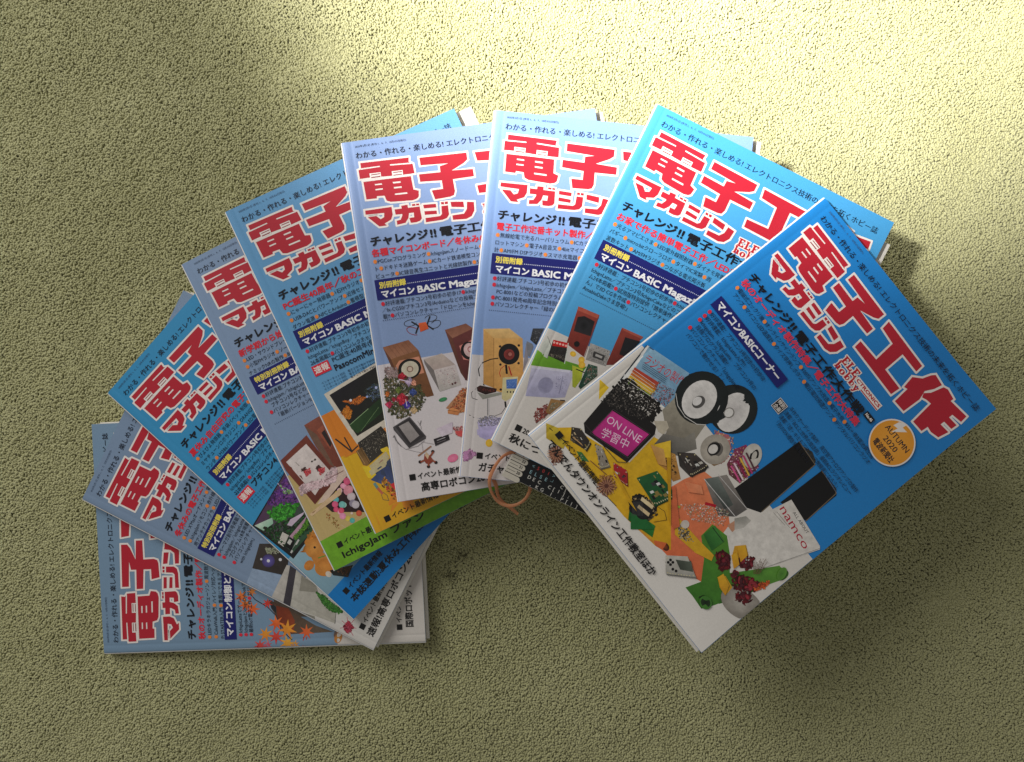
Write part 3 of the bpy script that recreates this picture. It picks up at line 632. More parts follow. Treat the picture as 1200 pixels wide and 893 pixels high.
['E',[48,18,10],[131.1,267.4],3.5,2.6,0,[150,70,30]],
['P',[222,110,60],[[121.7,271.2],[129.6,264.8],[131.7,270.8],[125.7,273.0]],None,90],
['P',[14,13,14],[[133.7,136.2],[155.1,137.6],[157.2,193.9],[139.0,205.4],[130.2,198.2]],[22,21,22],90],
['L',[120,105,85],0.7,[[133.7,136.2],[155.1,137.6],[157.1,192.6]]],
['P',[14,13,14],[[161.9,136.7],[182.4,138.7],[183.7,139.8],[183.6,170.7],[160.6,177.1]],[20,19,20],90],
['L',[120,105,85],0.7,[[161.9,136.7],[182.4,138.7],[183.9,170.9]]],
['P',[60,60,55],[[138.5,135.9],[146.3,133.1],[153.4,135.5],[154.2,137.3]],None,90],
['P',[60,60,55],[[167.5,136.2],[179.7,136.5],[181.7,138.1]],None,90],
['P',[240,240,238],[[2.9,181.8],[41.0,170.2],[51.0,201.4],[11.0,216.0]],None,90],
['P',[150,190,215],[[4.3,181.2],[40.4,169.7],[48.1,190.5],[50.4,200.9],[41.8,202.5],[13.7,208.6]],[120,165,200],40],
['L',[50,90,130],0.8,[[3.2,182.0],[41.0,170.2]]],
['L',[40,50,60],1.0,[[3.0,182.7],[10.9,214.8]]],
['P',[190,70,50],[[10.1,199.9],[31.0,192.7],[32.5,196.1],[11.1,203.4]],None,90],
['P',[215,120,50],[[11.4,203.1],[32.8,195.7],[34.1,198.8],[12.5,206.2]],None,90],
['P',[230,190,60],[[12.5,206.2],[34.1,198.8],[34.8,203.3],[13.6,210.0]],None,90],
['P',[120,150,60],[[13.6,210.0],[34.8,203.3],[35.5,206.4],[14.5,212.9]],None,90],
['T','ラジオの製作',[9.4,189.6],9.6,[205,40,40],[43.3,178.0],0.0,0],
['S',[[90,90,95],[40,45,55],[160,170,185],[190,60,50]],[[29.6,192.6],[43.6,186.9],[49.7,200.4],[35.1,205.6]],120,1.2],
['S',[[25,22,20],[45,40,36],[20,18,17]],[[11.0,216.0],[13.7,208.6],[47.7,203.0],[50.2,215.7],[14.5,231.5]],260,2.6],
['S',[[200,195,185],[120,110,100],[235,230,225]],[[13.7,213.9],[18.5,209.3],[44.3,204.5],[46.6,214.9],[15.9,228.4]],70,1.2],
['P',[22,20,20],[[19.0,257.4],[11.3,218.3],[46.8,217.2],[55.7,215.4],[59.4,219.9],[63.0,250.4],[25.3,261.4]],[34,30,30],40],
['S',[[60,56,54],[120,112,105],[30,28,27]],[[13.9,237.4],[11.9,218.8],[45.6,216.2],[45.0,222.1]],110,1.3],
['P',[215,60,150],[[25.3,234.3],[56.9,223.6],[59.7,247.1],[28.4,257.5]],[190,40,130],60],
['T','ON LINE',[27.4,241.1],8.9,[250,220,240],[56.5,231.4],0.0,0],
['T','学習中',[32.5,251.1],9.2,[250,220,240],[54.1,241.1],0.0,0],
['P',[172,165,148],[[48.9,204.0],[47.2,187.7],[63.1,194.1],[78.3,185.1],[82.4,199.0],[84.7,215.9],[67.8,227.8],[65.6,217.4],[63.8,211.8]],[120,112,100],60],
['P',[200,190,170],[[51.2,214.4],[57.4,206.6],[62.3,208.4],[64.2,215.2],[59.7,216.9]],None,90],
['P',[150,145,135],[[63.5,214.7],[75.9,204.5],[77.3,194.9],[88.5,201.9],[82.0,217.9],[65.3,225.7]],[95,92,88],70],
['E',[28,34,34],[82.3,160.8],18.6,19.5,0,[40,46,46]],
['E',[236,232,228],[84.2,162.3],11.6,16.2,-20,[205,200,198]],
['P',[28,34,34],[[68.7,168.6],[69.6,156.9],[79.0,166.3],[83.5,176.4],[79.4,181.6]],None,90],
['E',[150,145,140],[82.7,164.8],4.0,4.3,0,[60,58,56]],
['E',[235,232,228],[82.5,165.0],3.1,3.6,0,None],
['E',[26,32,32],[60.5,174.4],20.3,21.1,0,[38,44,44]],
['E',[240,236,232],[60.3,176.4],12.4,15.8,-15,[208,204,200]],
['E',[90,88,86],[61.5,178.2],4.3,5.6,0,None],
['E',[238,235,232],[60.3,178.6],3.0,4.0,0,None],
['L',[225,222,216],0.5,[[45.4,187.9],[53.8,192.6],[63.6,193.5],[73.8,190.0],[78.6,184.8]]],
['P',[190,110,120],[[87.6,181.9],[95.8,175.6],[105.3,180.8],[109.6,191.2],[107.0,199.8],[99.0,201.8]],[150,120,80],50],
['S',[[200,70,110],[220,190,80],[235,220,215],[140,60,90]],[[85.3,182.1],[99.8,174.6],[108.7,181.8],[109.1,197.2]],70,1.5],
['E',[170,162,150],[97.7,190.9],11.2,11.9,0,[205,196,182]],
['E',[110,104,98],[97.7,190.9],5.9,6.3,0,None],
['E',[30,28,28],[96.8,191.5],4.6,5.6,0,None],
['E',[225,220,214],[96.5,192.1],3.3,4.0,0,None],
['P',[150,50,95],[[107.2,178.5],[109.8,169.9],[128.8,172.5],[129.6,192.5],[119.4,194.8],[112.0,190.9]],[90,60,50],40],
['S',[[215,90,150],[235,205,220],[120,30,70],[60,50,40],[205,180,60]],[[106.2,179.8],[111.1,170.9],[129.6,174.1],[129.6,192.5],[116.3,193.4]],110,1.5],
['E',[205,200,190],[119.4,171.6],7.3,9.6,-30,[225,220,212]],
['E',[25,24,24],[120.4,170.3],3.3,5.3,-30,None],
['E',[205,200,190],[120.4,170.3],1.8,3.6,-30,None],
['P',[205,150,75],[[63.7,227.7],[81.3,217.4],[98.6,226.0],[96.5,231.8],[86.8,230.3],[78.8,232.4]],[180,125,60],60],
['S',[[120,80,30],[235,190,110],[60,40,20]],[[66.6,226.7],[82.0,217.9],[95.8,226.9],[85.5,229.3]],40,1.2],
['P',[45,42,40],[[81.1,215.1],[90.0,205.2],[104.4,203.0],[106.0,207.5],[102.0,219.2],[90.4,220.5]],[70,66,62],30],
['S',[[150,140,130],[20,18,18],[200,190,180],[130,40,40]],[[83.4,214.8],[91.0,206.1],[103.4,204.3],[100.7,218.1]],60,1.0],
['P',[150,142,135],[[110.0,211.8],[118.3,196.1],[148.5,200.3],[147.2,211.1],[138.3,220.9]],[85,82,80],40],
['L',[225,222,220],0.5,[[110.0,211.8],[147.2,211.1]]],
['L',[205,202,200],0.5,[[114.2,201.3],[148.5,200.3]]],
['P',[120,128,122],[[110.5,211.1],[115.4,202.3],[139.2,206.7],[137.6,213.9]],[60,64,62],60],
['P',[222,216,208],[[164.3,169.1],[205.4,174.3],[207.4,175.9],[190.8,220.1],[180.1,232.0],[152.3,224.2]],[236,231,224],60],
['L',[160,155,150],0.5,[[206.8,175.4],[191.2,218.2]]],
['T','namco',[163.5,177.7],9.9,[185,35,60],[200.7,182.9],0.0,0],
['T','ALL ABOUT',[172.7,173.7],3.5,[28,26,28],[192.1,175.3],0.0,0],
['L',[120,116,112],0.3,[[163.3,186.2],[176.3,185.4]]],
['L',[120,116,112],0.3,[[164.6,183.8],[179.9,183.7]]],
['P',[205,150,120],[[148.3,220.2],[149.2,213.6],[154.6,215.3],[154.8,220.5]],None,90],
['P',[150,148,140],[[147.8,212.5],[152.0,204.5],[157.2,203.7],[157.7,211.4],[154.6,218.0]],[205,200,192],20],
['P',[36,92,50],[[76.8,252.0],[82.4,236.3],[106.4,236.6],[102.1,254.3]],None,90],
['S',[[30,60,40],[20,30,22],[150,170,150],[60,120,70]],[[76.8,252.0],[82.4,236.3],[106.4,236.6],[102.1,254.3]],50,1.3],
['P',[25,40,28],[[87.4,247.8],[90.3,241.6],[98.9,246.5],[97.1,251.4]],None,90],
['P',[170,160,150],[[37.3,260.8],[41.3,258.4],[56.9,262.4],[53.5,269.2]],None,90],
['S',[[40,38,36],[225,220,210],[140,120,80]],[[37.3,260.8],[41.3,258.4],[56.9,262.4],[53.5,269.2]],60,1.2],
['L',[140,90,50],0.7,[[44.5,271.4],[60.5,268.4]]],
['P',[200,50,50],[[56.4,258.4],[67.7,254.2],[76.8,261.6],[64.1,263.9]],None,90],
['S',[[40,30,30],[90,40,60],[230,120,90]],[[56.4,258.4],[67.7,254.2],[76.8,261.6],[64.1,263.9]],40,1.3],
['P',[50,44,40],[[15.5,266.6],[19.7,263.2],[33.6,262.8],[37.2,268.8],[22.8,273.7]],None,90],
['S',[[210,190,150],[90,80,70],[20,18,16]],[[15.5,266.6],[19.7,263.2],[33.6,262.8],[37.2,268.8],[22.8,273.7]],40,1.3],
['L',[225,200,160],0.8,[[20.2,267.8],[33.2,264.6]]],
['L',[200,160,110],0.8,[[22.2,270.5],[33.9,268.2]]],
['P',[60,120,60],[[32.1,275.2],[35.3,272.5],[44.6,272.6],[40.4,276.6]],None,90],
['S',[[30,30,28],[200,195,180],[120,110,60],[60,90,60]],[[32.1,275.2],[35.3,272.5],[44.6,272.6],[40.4,276.6]],10,1.0],
['P',[50,120,50],[[90.8,269.6],[96.9,272.4],[115.2,266.0],[104.9,278.9]],None,90],
['S',[[30,30,28],[200,195,180],[120,110,60],[60,90,60]],[[90.8,269.6],[96.9,272.4],[115.2,266.0],[104.9,278.9]],20,1.3],
['S',[[26,24,24],[40,36,34]],[[85.5,263.2],[90.0,256.3],[104.5,255.2],[107.7,264.2],[96.9,272.4]],70,3.3],
['L',[230,205,160],1.0,[[91.4,258.5],[102.2,255.5]]],
['L',[235,225,200],0.8,[[93.4,261.2],[103.7,258.8]]],
['L',[60,30,20],0.3,[[101.4,253.8],[109.9,251.1],[116.0,253.9],[111.0,262.7]]],
['P',[45,130,50],[[91.4,270.7],[113.9,263.5],[119.3,270.7],[97.5,277.0]],[30,100,40],90],
['S',[[26,24,24],[60,50,44],[200,170,120]],[[88.3,262.5],[96.5,252.3],[108.7,257.9],[105.9,268.3],[92.3,271.4]],60,2.2],
['S',[[130,70,60],[170,100,80],[90,50,45],[205,150,120]],[[57.4,272.3],[63.0,265.2],[73.2,268.2],[73.8,279.2],[64.2,282.0]],150,1.0],
['L',[60,45,30],0.5,[[59.4,280.2],[83.5,277.5]]],
['S',[[130,70,60],[170,110,90],[90,50,45]],[[17.5,290.9],[21.1,281.1],[32.3,288.0],[29.7,296.4]],110,1.0],
['P',[215,190,60],[[1.1,279.9],[8.8,275.5],[21.8,277.5],[24.6,281.9],[10.1,287.0]],[190,160,40],90],
['L',[25,22,20],0.5,[[2.4,280.9],[17.2,278.1],[24.1,277.3]]],
['S',[[230,210,200],[200,90,80],[120,150,70],[245,240,235],[160,120,90]],[[113.2,239.0],[125.1,221.4],[141.6,212.0],[146.3,222.7],[129.3,238.4]],190,1.1],
['L',[190,20,40],2.1,[[125.2,222.6],[131.0,218.2]]],
['L',[170,190,70],1.8,[[111.1,243.0],[114.5,240.1]]],
['P',[225,175,40],[[119.8,248.9],[121.3,245.6],[144.7,244.1],[159.4,242.5],[161.7,246.6],[149.2,252.4],[128.5,256.0]],None,90],
['S',[[30,30,28],[200,195,180],[120,110,60],[60,90,60]],[[119.8,248.9],[121.3,245.6],[144.7,244.1],[159.4,242.5],[161.7,246.6],[149.2,252.4],[128.5,256.0]],0,1.1],
['S',[[40,34,30],[210,200,180],[90,80,60]],[[124.2,250.2],[126.2,245.0],[141.4,248.3],[133.4,255.4]],50,1.4],
['E',[210,200,190],[127.4,244.9],3.2,3.2,0,None],
['P',[70,140,60],[[142.3,238.8],[142.5,227.5],[156.3,229.7],[155.6,241.6]],[40,100,40],90],
['L',[30,60,30],0.7,[[142.7,230.0],[155.8,230.4]]],
['E',[150,142,132],[200.9,248.9],17.3,10.9,-20,[190,184,174]],
['P',[225,170,40],[[173.9,250.8],[177.1,245.4],[187.1,246.8],[188.5,254.7],[181.0,254.3]],None,90],
['P',[220,165,45],[[164.0,225.7],[168.9,218.3],[176.1,221.8],[177.0,231.7],[168.3,231.5]],None,90],
['S',[[110,20,30],[80,14,24],[60,12,20],[130,30,36]],[[159.2,241.3],[161.1,235.2],[167.6,232.7],[171.9,237.7],[170.2,242.6],[164.2,245.4]],26,2.6],
['S',[[110,20,30],[80,14,24],[60,12,20],[130,30,36]],[[172.9,228.8],[174.7,223.0],[180.8,220.7],[184.8,225.4],[183.3,230.0],[177.6,232.6]],26,2.6],
['S',[[110,20,30],[80,14,24],[60,12,20],[130,30,36]],[[181.2,242.0],[183.5,234.7],[191.2,231.8],[196.2,237.8],[194.2,243.5],[187.1,246.8]],26,2.6],
['S',[[110,20,30],[80,14,24],[60,12,20],[130,30,36]],[[187.8,237.3],[189.8,230.8],[196.7,228.2],[201.2,233.5],[199.5,238.6],[193.1,241.6]],26,2.6],
['S',[[110,20,30],[80,14,24],[60,12,20],[130,30,36]],[[191.5,246.7],[193.5,240.6],[200.0,238.1],[204.2,243.1],[202.6,248.0],[196.5,250.8]],26,2.6],
['S',[[110,20,30],[80,14,24],[60,12,20],[130,30,36]],[[165.2,242.4],[166.6,238.0],[171.2,236.3],[174.2,239.9],[173.0,243.3],[168.8,245.3]],26,2.6],
['S',[[205,70,30],[230,110,50]],[[195.8,233.3],[200.9,221.5],[203.8,226.2],[200.9,235.2]],30,1.8],
['S',[[120,80,70]],[[183.7,223.5],[185.2,213.3],[191.9,218.8],[188.8,225.4]],30,0.5],
['P',[215,210,200],[[136.2,271.3],[147.4,258.8],[164.0,264.3],[147.0,280.0]],[190,185,175],90],
['P',[90,96,86],[[142.7,267.4],[151.7,258.9],[159.6,263.0],[151.6,270.1]],[60,66,58],40],
['S',[[24,22,22]],[[137.6,272.3],[142.5,267.7],[149.3,271.6],[143.0,276.7]],14,1.4],
['P',[19,55,29],[[77.7,252.1],[83.3,236.5],[107.4,236.8],[103.0,254.5]],None,90],
['P',[36,100,54],[[76.8,252.0],[82.4,236.3],[106.4,236.6],[102.1,254.3]],[28,80,43],30],
['E',[205,195,150],[79.1,251.2],0.5,0.5,0,None],
['E',[205,195,150],[84.0,237.3],0.5,0.5,0,None],
['E',[205,195,150],[104.2,237.7],0.5,0.5,0,None],
['E',[205,195,150],[100.3,253.1],0.5,0.5,0,None],
['P',[150,130,70],[[95.1,250.6],[95.8,247.8],[97.8,248.0],[97.0,250.8]],None,90],
['P',[150,130,70],[[90.5,242.9],[91.1,241.1],[92.8,241.2],[92.3,242.9]],None,90],
['P',[26,26,28],[[94.5,251.9],[95.0,249.9],[98.4,250.2],[97.9,252.2]],None,90],
['P',[26,26,28],[[86.6,243.4],[87.5,240.7],[90.3,240.8],[89.5,243.6]],None,90],
['P',[150,130,70],[[83.2,240.9],[83.5,240.1],[86.2,240.2],[85.9,241.0]],None,90],
['P',[150,130,70],[[99.0,244.2],[99.8,241.4],[102.4,241.5],[101.7,244.3]],None,90],
['P',[150,130,70],[[92.6,240.8],[93.1,239.2],[96.1,239.2],[95.6,241.0]],None,90],
['P',[225,225,220],[[99.2,240.9],[99.7,239.0],[103.3,239.1],[102.8,241.0]],None,90],
['P',[225,225,220],[[91.0,250.7],[91.8,248.1],[93.8,248.2],[93.1,250.9]],None,90],
['P',[150,130,70],[[93.5,248.1],[94.2,245.5],[98.0,245.7],[97.3,248.4]],None,90],
['P',[150,130,70],[[97.4,246.3],[97.8,244.9],[99.8,245.0],[99.4,246.4]],None,90],
['P',[36,34,34],[[91.4,241.9],[92.1,239.6],[93.4,239.6],[92.7,241.9]],None,90],
['P',[225,225,220],[[89.2,243.0],[90.0,240.5],[92.2,240.6],[91.5,243.1]],None,90],
['P',[26,26,28],[[95.3,242.9],[95.6,241.8],[98.6,241.9],[98.3,243.0]],None,90],
['P',[26,26,28],[[91.4,242.7],[92.0,240.9],[94.5,241.0],[94.0,242.8]],None,90],
['P',[60,60,62],[[86.5,246.0],[87.5,243.2],[90.4,243.3],[89.5,246.2]],None,90],
['P',[215,205,165],[[100.8,252.1],[101.0,251.4],[102.3,251.5],[102.1,252.2]],None,90],
['P',[215,205,165],[[101.2,250.4],[101.4,249.7],[102.7,249.8],[102.5,250.5]],None,90],
['P',[215,205,165],[[101.7,248.7],[101.8,248.0],[103.1,248.1],[102.9,248.8]],None,90],
['P',[215,205,165],[[102.1,247.1],[102.3,246.4],[103.5,246.4],[103.3,247.1]],None,90],
['P',[215,205,165],[[102.5,245.4],[102.7,244.7],[103.9,244.8],[103.7,245.5]],None,90],
['P',[215,205,165],[[102.9,243.7],[103.1,243.0],[104.3,243.1],[104.2,243.8]],None,90],
['P',[215,205,165],[[103.4,242.1],[103.5,241.4],[104.8,241.4],[104.6,242.1]],None,90],
['P',[215,205,165],[[103.8,240.4],[104.0,239.7],[105.2,239.7],[105.0,240.4]],None,90],
['P',[104,24,29],[[57.3,258.5],[69.3,254.8],[78.1,261.3],[65.6,264.6]],None,90],
['P',[190,44,54],[[56.4,258.4],[68.3,254.7],[77.1,261.2],[64.7,264.5]],[152,35,43],30],
['E',[205,195,150],[57.7,258.7],0.5,0.5,0,None],
['E',[205,195,150],[68.3,255.4],0.5,0.5,0,None],
['E',[205,195,150],[75.7,260.8],0.5,0.5,0,None],
['E',[205,195,150],[64.8,263.8],0.5,0.5,0,None],
['P',[36,34,34],[[72.0,260.5],[72.7,260.3],[73.2,260.7],[72.5,260.9]],None,90],
['P',[60,60,62],[[68.3,259.7],[69.5,259.4],[70.5,260.1],[69.3,260.5]],None,90],
['P',[225,225,220],[[62.4,261.5],[64.8,260.8],[65.9,261.5],[63.4,262.2]],None,90],
['P',[60,60,62],[[68.4,258.7],[69.7,258.3],[71.0,259.3],[69.7,259.7]],None,90],
['P',[200,196,186],[[60.5,258.1],[61.1,257.9],[62.0,258.5],[61.3,258.7]],None,90],
['P',[36,34,34],[[68.3,258.2],[70.5,257.5],[71.1,258.0],[68.9,258.6]],None,90],
['P',[60,60,62],[[60.1,258.1],[61.3,257.7],[61.9,258.1],[60.7,258.5]],None,90],
['P',[150,130,70],[[64.1,260.0],[65.8,259.5],[67.1,260.5],[65.5,260.9]],None,90],
['P',[215,205,165],[[65.6,263.6],[66.1,263.5],[66.5,263.8],[66.0,263.9]],None,90],
['P',[215,205,165],[[66.8,263.3],[67.3,263.2],[67.7,263.5],[67.2,263.6]],None,90],
['P',[215,205,165],[[68.0,263.0],[68.5,262.9],[68.9,263.2],[68.4,263.3]],None,90],
['P',[215,205,165],[[69.1,262.7],[69.6,262.6],[70.1,262.9],[69.6,263.0]],None,90],
['P',[215,205,165],[[70.3,262.4],[70.8,262.2],[71.2,262.6],[70.7,262.7]],None,90],
['P',[215,205,165],[[71.5,262.1],[72.0,261.9],[72.4,262.2],[71.9,262.4]],None,90],
['P',[215,205,165],[[72.7,261.7],[73.2,261.6],[73.6,261.9],[73.1,262.1]],None,90],
['P',[215,205,165],[[73.9,261.4],[74.4,261.3],[74.8,261.6],[74.3,261.7]],None,90],
['P',[33,29,27],[[16.4,266.7],[21.7,262.0],[35.0,262.8],[37.6,269.5]],None,90],
['P',[60,54,50],[[15.5,266.6],[20.7,261.9],[34.1,262.7],[36.7,269.4]],[48,43,40],30],
['E',[205,195,150],[17.5,266.5],0.5,0.5,0,None],
['E',[205,195,150],[21.5,262.2],0.5,0.5,0,None],
['E',[205,195,150],[33.1,263.0],0.5,0.5,0,None],
['E',[205,195,150],[34.9,268.8],0.5,0.5,0,None],
['P',[225,225,220],[[25.9,266.5],[26.0,265.9],[28.2,266.2],[28.1,266.8]],None,90],
['P',[60,60,62],[[27.0,265.3],[27.2,264.2],[28.8,264.3],[28.8,265.4]],None,90],
['P',[150,130,70],[[32.1,267.3],[32.0,266.5],[34.6,266.8],[34.9,267.6]],None,90],
['P',[60,60,62],[[30.2,266.4],[30.2,265.9],[31.4,266.0],[31.5,266.5]],None,90],
['P',[60,60,62],[[19.0,265.1],[19.8,264.3],[20.9,264.4],[20.3,265.3]],None,90],
['P',[60,60,62],[[29.1,267.7],[29.1,266.7],[30.7,266.9],[30.7,268.0]],None,90],
['P',[215,205,165],[[35.0,268.4],[34.9,268.2],[35.9,268.3],[36.0,268.6]],None,90],
['P',[215,205,165],[[34.8,267.8],[34.7,267.5],[35.6,267.7],[35.7,267.9]],None,90],
['P',[215,205,165],[[34.6,267.2],[34.5,266.9],[35.4,267.0],[35.5,267.3]],None,90],
['P',[215,205,165],[[34.4,266.6],[34.3,266.3],[35.2,266.4],[35.3,266.7]],None,90],
['P',[215,205,165],[[34.2,265.9],[34.1,265.7],[34.9,265.8],[35.0,266.0]],None,90],
['P',[215,205,165],[[34.0,265.3],[33.9,265.0],[34.7,265.1],[34.8,265.4]],None,90],
['P',[215,205,165],[[33.8,264.7],[33.7,264.4],[34.5,264.5],[34.6,264.8]],None,90],
['P',[215,205,165],[[33.6,264.1],[33.5,263.8],[34.2,263.9],[34.3,264.1]],None,90],
['P',[96,90,81],[[38.2,260.9],[42.6,258.1],[57.9,262.4],[55.0,269.3]],None,90],
['P',[176,164,148],[[37.3,260.8],[41.6,258.0],[57.0,262.3],[54.0,269.2]],[140,131,118],30],
['E',[205,195,150],[38.9,261.3],0.5,0.5,0,None],
['E',[205,195,150],[42.6,258.5],0.5,0.5,0,None],
['E',[205,195,150],[55.6,262.3],0.5,0.5,0,None],
['E',[205,195,150],[52.9,268.1],0.5,0.5,0,None],
['P',[26,26,28],[[40.9,261.3],[41.3,260.9],[42.4,261.3],[42.0,261.8]],None,90],
['P',[26,26,28],[[45.6,264.4],[45.9,263.9],[48.5,265.1],[48.2,265.6]],None,90],
['P',[26,26,28],[[46.0,263.6],[46.3,263.2],[47.4,263.7],[47.1,264.1]],None,90],
['P',[200,196,186],[[50.8,265.6],[51.0,265.3],[53.0,266.1],[52.8,266.5]],None,90],
['P',[225,225,220],[[43.5,260.3],[43.9,259.9],[45.8,260.5],[45.4,261.0]],None,90],
['P',[200,196,186],[[51.4,262.4],[51.8,261.8],[54.0,262.5],[53.7,263.1]],None,90],
['P',[26,26,28],[[46.8,262.0],[47.1,261.6],[48.7,262.2],[48.4,262.6]],None,90],
['P',[26,26,28],[[51.0,262.3],[51.7,261.2],[53.9,261.9],[53.3,263.1]],None,90],
['P',[215,205,165],[[53.2,267.8],[53.3,267.5],[54.2,267.9],[54.0,268.2]],None,90],
['P',[215,205,165],[[53.5,267.2],[53.6,266.9],[54.4,267.3],[54.3,267.6]],None,90],
['P',[215,205,165],[[53.8,266.6],[53.9,266.3],[54.7,266.6],[54.6,266.9]],None,90],
['P',[215,205,165],[[54.1,265.9],[54.2,265.7],[55.0,266.0],[54.9,266.3]],None,90],
['P',[215,205,165],[[54.4,265.3],[54.5,265.0],[55.3,265.3],[55.2,265.6]],None,90],
['P',[215,205,165],[[54.7,264.7],[54.8,264.4],[55.6,264.7],[55.5,265.0]],None,90],
['P',[215,205,165],[[55.0,264.0],[55.1,263.8],[55.9,264.1],[55.8,264.3]],None,90],
['P',[215,205,165],[[55.3,263.4],[55.4,263.2],[56.2,263.4],[56.0,263.7]],None,90],
['P',[38,34,31],[[82.5,215.2],[91.2,205.6],[105.1,203.4],[102.9,218.8]],None,90],
['P',[70,62,58],[[81.6,215.0],[90.3,205.4],[104.2,203.3],[101.9,218.7]],[56,49,46],30],
['E',[205,195,150],[83.7,214.7],0.5,0.5,0,None],
['E',[205,195,150],[90.9,205.9],0.5,0.5,0,None],
['E',[205,195,150],[102.9,204.3],0.5,0.5,0,None],
['E',[205,195,150],[100.5,217.5],0.5,0.5,0,None],
['P',[225,225,220],[[96.5,210.5],[97.3,208.3],[99.8,208.2],[99.1,210.6]],None,90],
['P',[36,34,34],[[94.0,210.1],[95.1,208.0],[97.2,207.9],[96.3,210.2]],None,90],
['P',[36,34,34],[[98.5,210.3],[98.8,209.4],[100.5,209.4],[100.3,210.4]],None,90],
['P',[150,130,70],[[87.4,212.0],[88.0,211.0],[90.3,211.2],[89.7,212.2]],None,90],
['P',[26,26,28],[[97.7,213.9],[98.4,211.6],[99.5,211.7],[99.0,214.1]],None,90],
['P',[26,26,28],[[93.2,214.7],[93.6,213.8],[94.5,214.0],[94.2,214.9]],None,90],
['P',[200,196,186],[[88.0,213.4],[89.4,211.2],[92.0,211.4],[90.7,213.8]],None,90],
['P',[36,34,34],[[88.3,212.6],[89.6,210.6],[91.7,210.7],[90.5,212.8]],None,90],
['P',[200,196,186],[[97.0,207.6],[98.0,205.0],[100.1,204.8],[99.3,207.5]],None,90],
['P',[200,196,186],[[89.9,215.3],[91.1,213.1],[92.5,213.2],[91.4,215.6]],None,90],
['P',[200,196,186],[[93.6,213.3],[93.9,212.6],[96.1,212.8],[95.9,213.5]],None,90],
['P',[36,34,34],[[89.2,214.8],[89.9,213.7],[92.3,214.0],[91.7,215.2]],None,90],
['P',[215,205,165],[[100.8,216.7],[100.9,216.1],[101.9,216.2],[101.8,216.8]],None,90],
['P',[215,205,165],[[101.1,215.2],[101.2,214.6],[102.1,214.7],[102.0,215.3]],None,90],
['P',[215,205,165],[[101.3,213.8],[101.5,213.2],[102.4,213.3],[102.3,213.9]],None,90],
['P',[215,205,165],[[101.6,212.4],[101.7,211.8],[102.6,211.8],[102.5,212.4]],None,90],
['P',[215,205,165],[[101.9,210.9],[102.0,210.3],[102.8,210.4],[102.7,211.0]],None,90],
['P',[215,205,165],[[102.1,209.5],[102.2,208.9],[103.0,208.9],[102.9,209.5]],None,90],
['P',[215,205,165],[[102.4,208.1],[102.5,207.5],[103.3,207.5],[103.2,208.1]],None,90],
['P',[215,205,165],[[102.6,206.7],[102.7,206.1],[103.5,206.0],[103.4,206.6]],None,90],
['P',[34,110,52],[[91.7,269.9],[106.7,265.5],[115.2,266.0],[104.1,279.9]],None,90],
['E',[24,22,24],[94.7,264.8],5.6,7.3,20,[44,42,44]],
['E',[24,22,24],[100.7,263.8],5.3,6.3,20,[50,46,48]],
['P',[235,215,170],[[90.4,257.7],[101.5,255.0],[102.6,257.6],[91.7,260.2]],None,90],
['P',[36,32,32],[[92.2,260.1],[102.9,257.8],[104.1,260.4],[93.4,262.8]],None,90],
['P',[230,205,160],[[93.4,263.3],[104.1,260.9],[105.1,263.3],[94.4,265.7]],None,90],
['L',[80,78,80],0.3,[[89.2,265.2],[96.7,272.7]]],
['L',[80,78,80],0.3,[[89.7,264.5],[97.3,271.9]]],
['L',[80,78,80],0.3,[[90.2,263.9],[98.0,271.2]]],
['L',[80,78,80],0.3,[[90.7,263.2],[98.6,270.4]]],
['L',[80,78,80],0.3,[[91.3,262.6],[99.2,269.6]]],
['L',[80,78,80],0.3,[[91.8,261.9],[99.8,268.8]]],
['L',[80,78,80],0.3,[[92.3,261.3],[100.4,268.1]]],
['L',[80,78,80],0.3,[[92.8,260.7],[101.1,267.3]]],
['L',[80,78,80],0.3,[[93.3,260.0],[101.7,266.5]]],
['E',[130,82,66],[67.1,273.8],4.7,4.7,0,[90,50,44]],
['L',[176,120,92],0.4,[[68.2,272.3],[70.8,269.0]]],
['L',[120,72,58],0.4,[[68.5,272.5],[72.8,268.8]]],
['L',[214,170,130],0.4,[[68.7,272.8],[72.3,270.7]]],
['L',[176,120,92],0.4,[[68.7,272.9],[73.7,270.2]]],
['L',[120,72,58],0.4,[[68.9,273.2],[72.8,272.0]]],
['L',[214,170,130],0.4,[[68.9,273.5],[74.5,272.9]]],
['L',[176,120,92],0.4,[[68.9,273.6],[73.1,273.3]]],
['L',[120,72,58],0.4,[[68.9,274.0],[74.5,274.6]]],
['L',[214,170,130],0.4,[[68.9,274.3],[72.8,275.5]]],
['L',[176,120,92],0.4,[[68.8,274.4],[74.2,276.2]]],
['L',[120,72,58],0.4,[[68.7,274.7],[72.3,276.7]]],
['L',[214,170,130],0.4,[[68.5,275.0],[72.8,278.6]]],
['L',[176,120,92],0.4,[[68.4,275.0],[71.5,277.8]]],
['L',[120,72,58],0.4,[[68.2,275.3],[71.5,279.8]]],
['L',[214,170,130],0.4,[[67.9,275.5],[69.7,279.2]]],
['L',[176,120,92],0.4,[[67.8,275.5],[70.1,280.6]]],
['L',[120,72,58],0.4,[[67.5,275.6],[68.4,279.6]]],
['L',[214,170,130],0.4,[[67.1,275.6],[67.4,281.3]]],
['L',[176,120,92],0.4,[[67.1,275.6],[67.1,279.8]]],
['L',[120,72,58],0.4,[[66.7,275.6],[65.7,281.2]]],
['L',[214,170,130],0.4,[[66.4,275.5],[64.9,279.4]]],
['L',[176,120,92],0.4,[[66.3,275.5],[64.1,280.7]]],
['L',[120,72,58],0.4,[[66.0,275.3],[63.7,278.8]]],
['L',[214,170,130],0.4,[[65.7,275.1],[61.8,279.2]]],
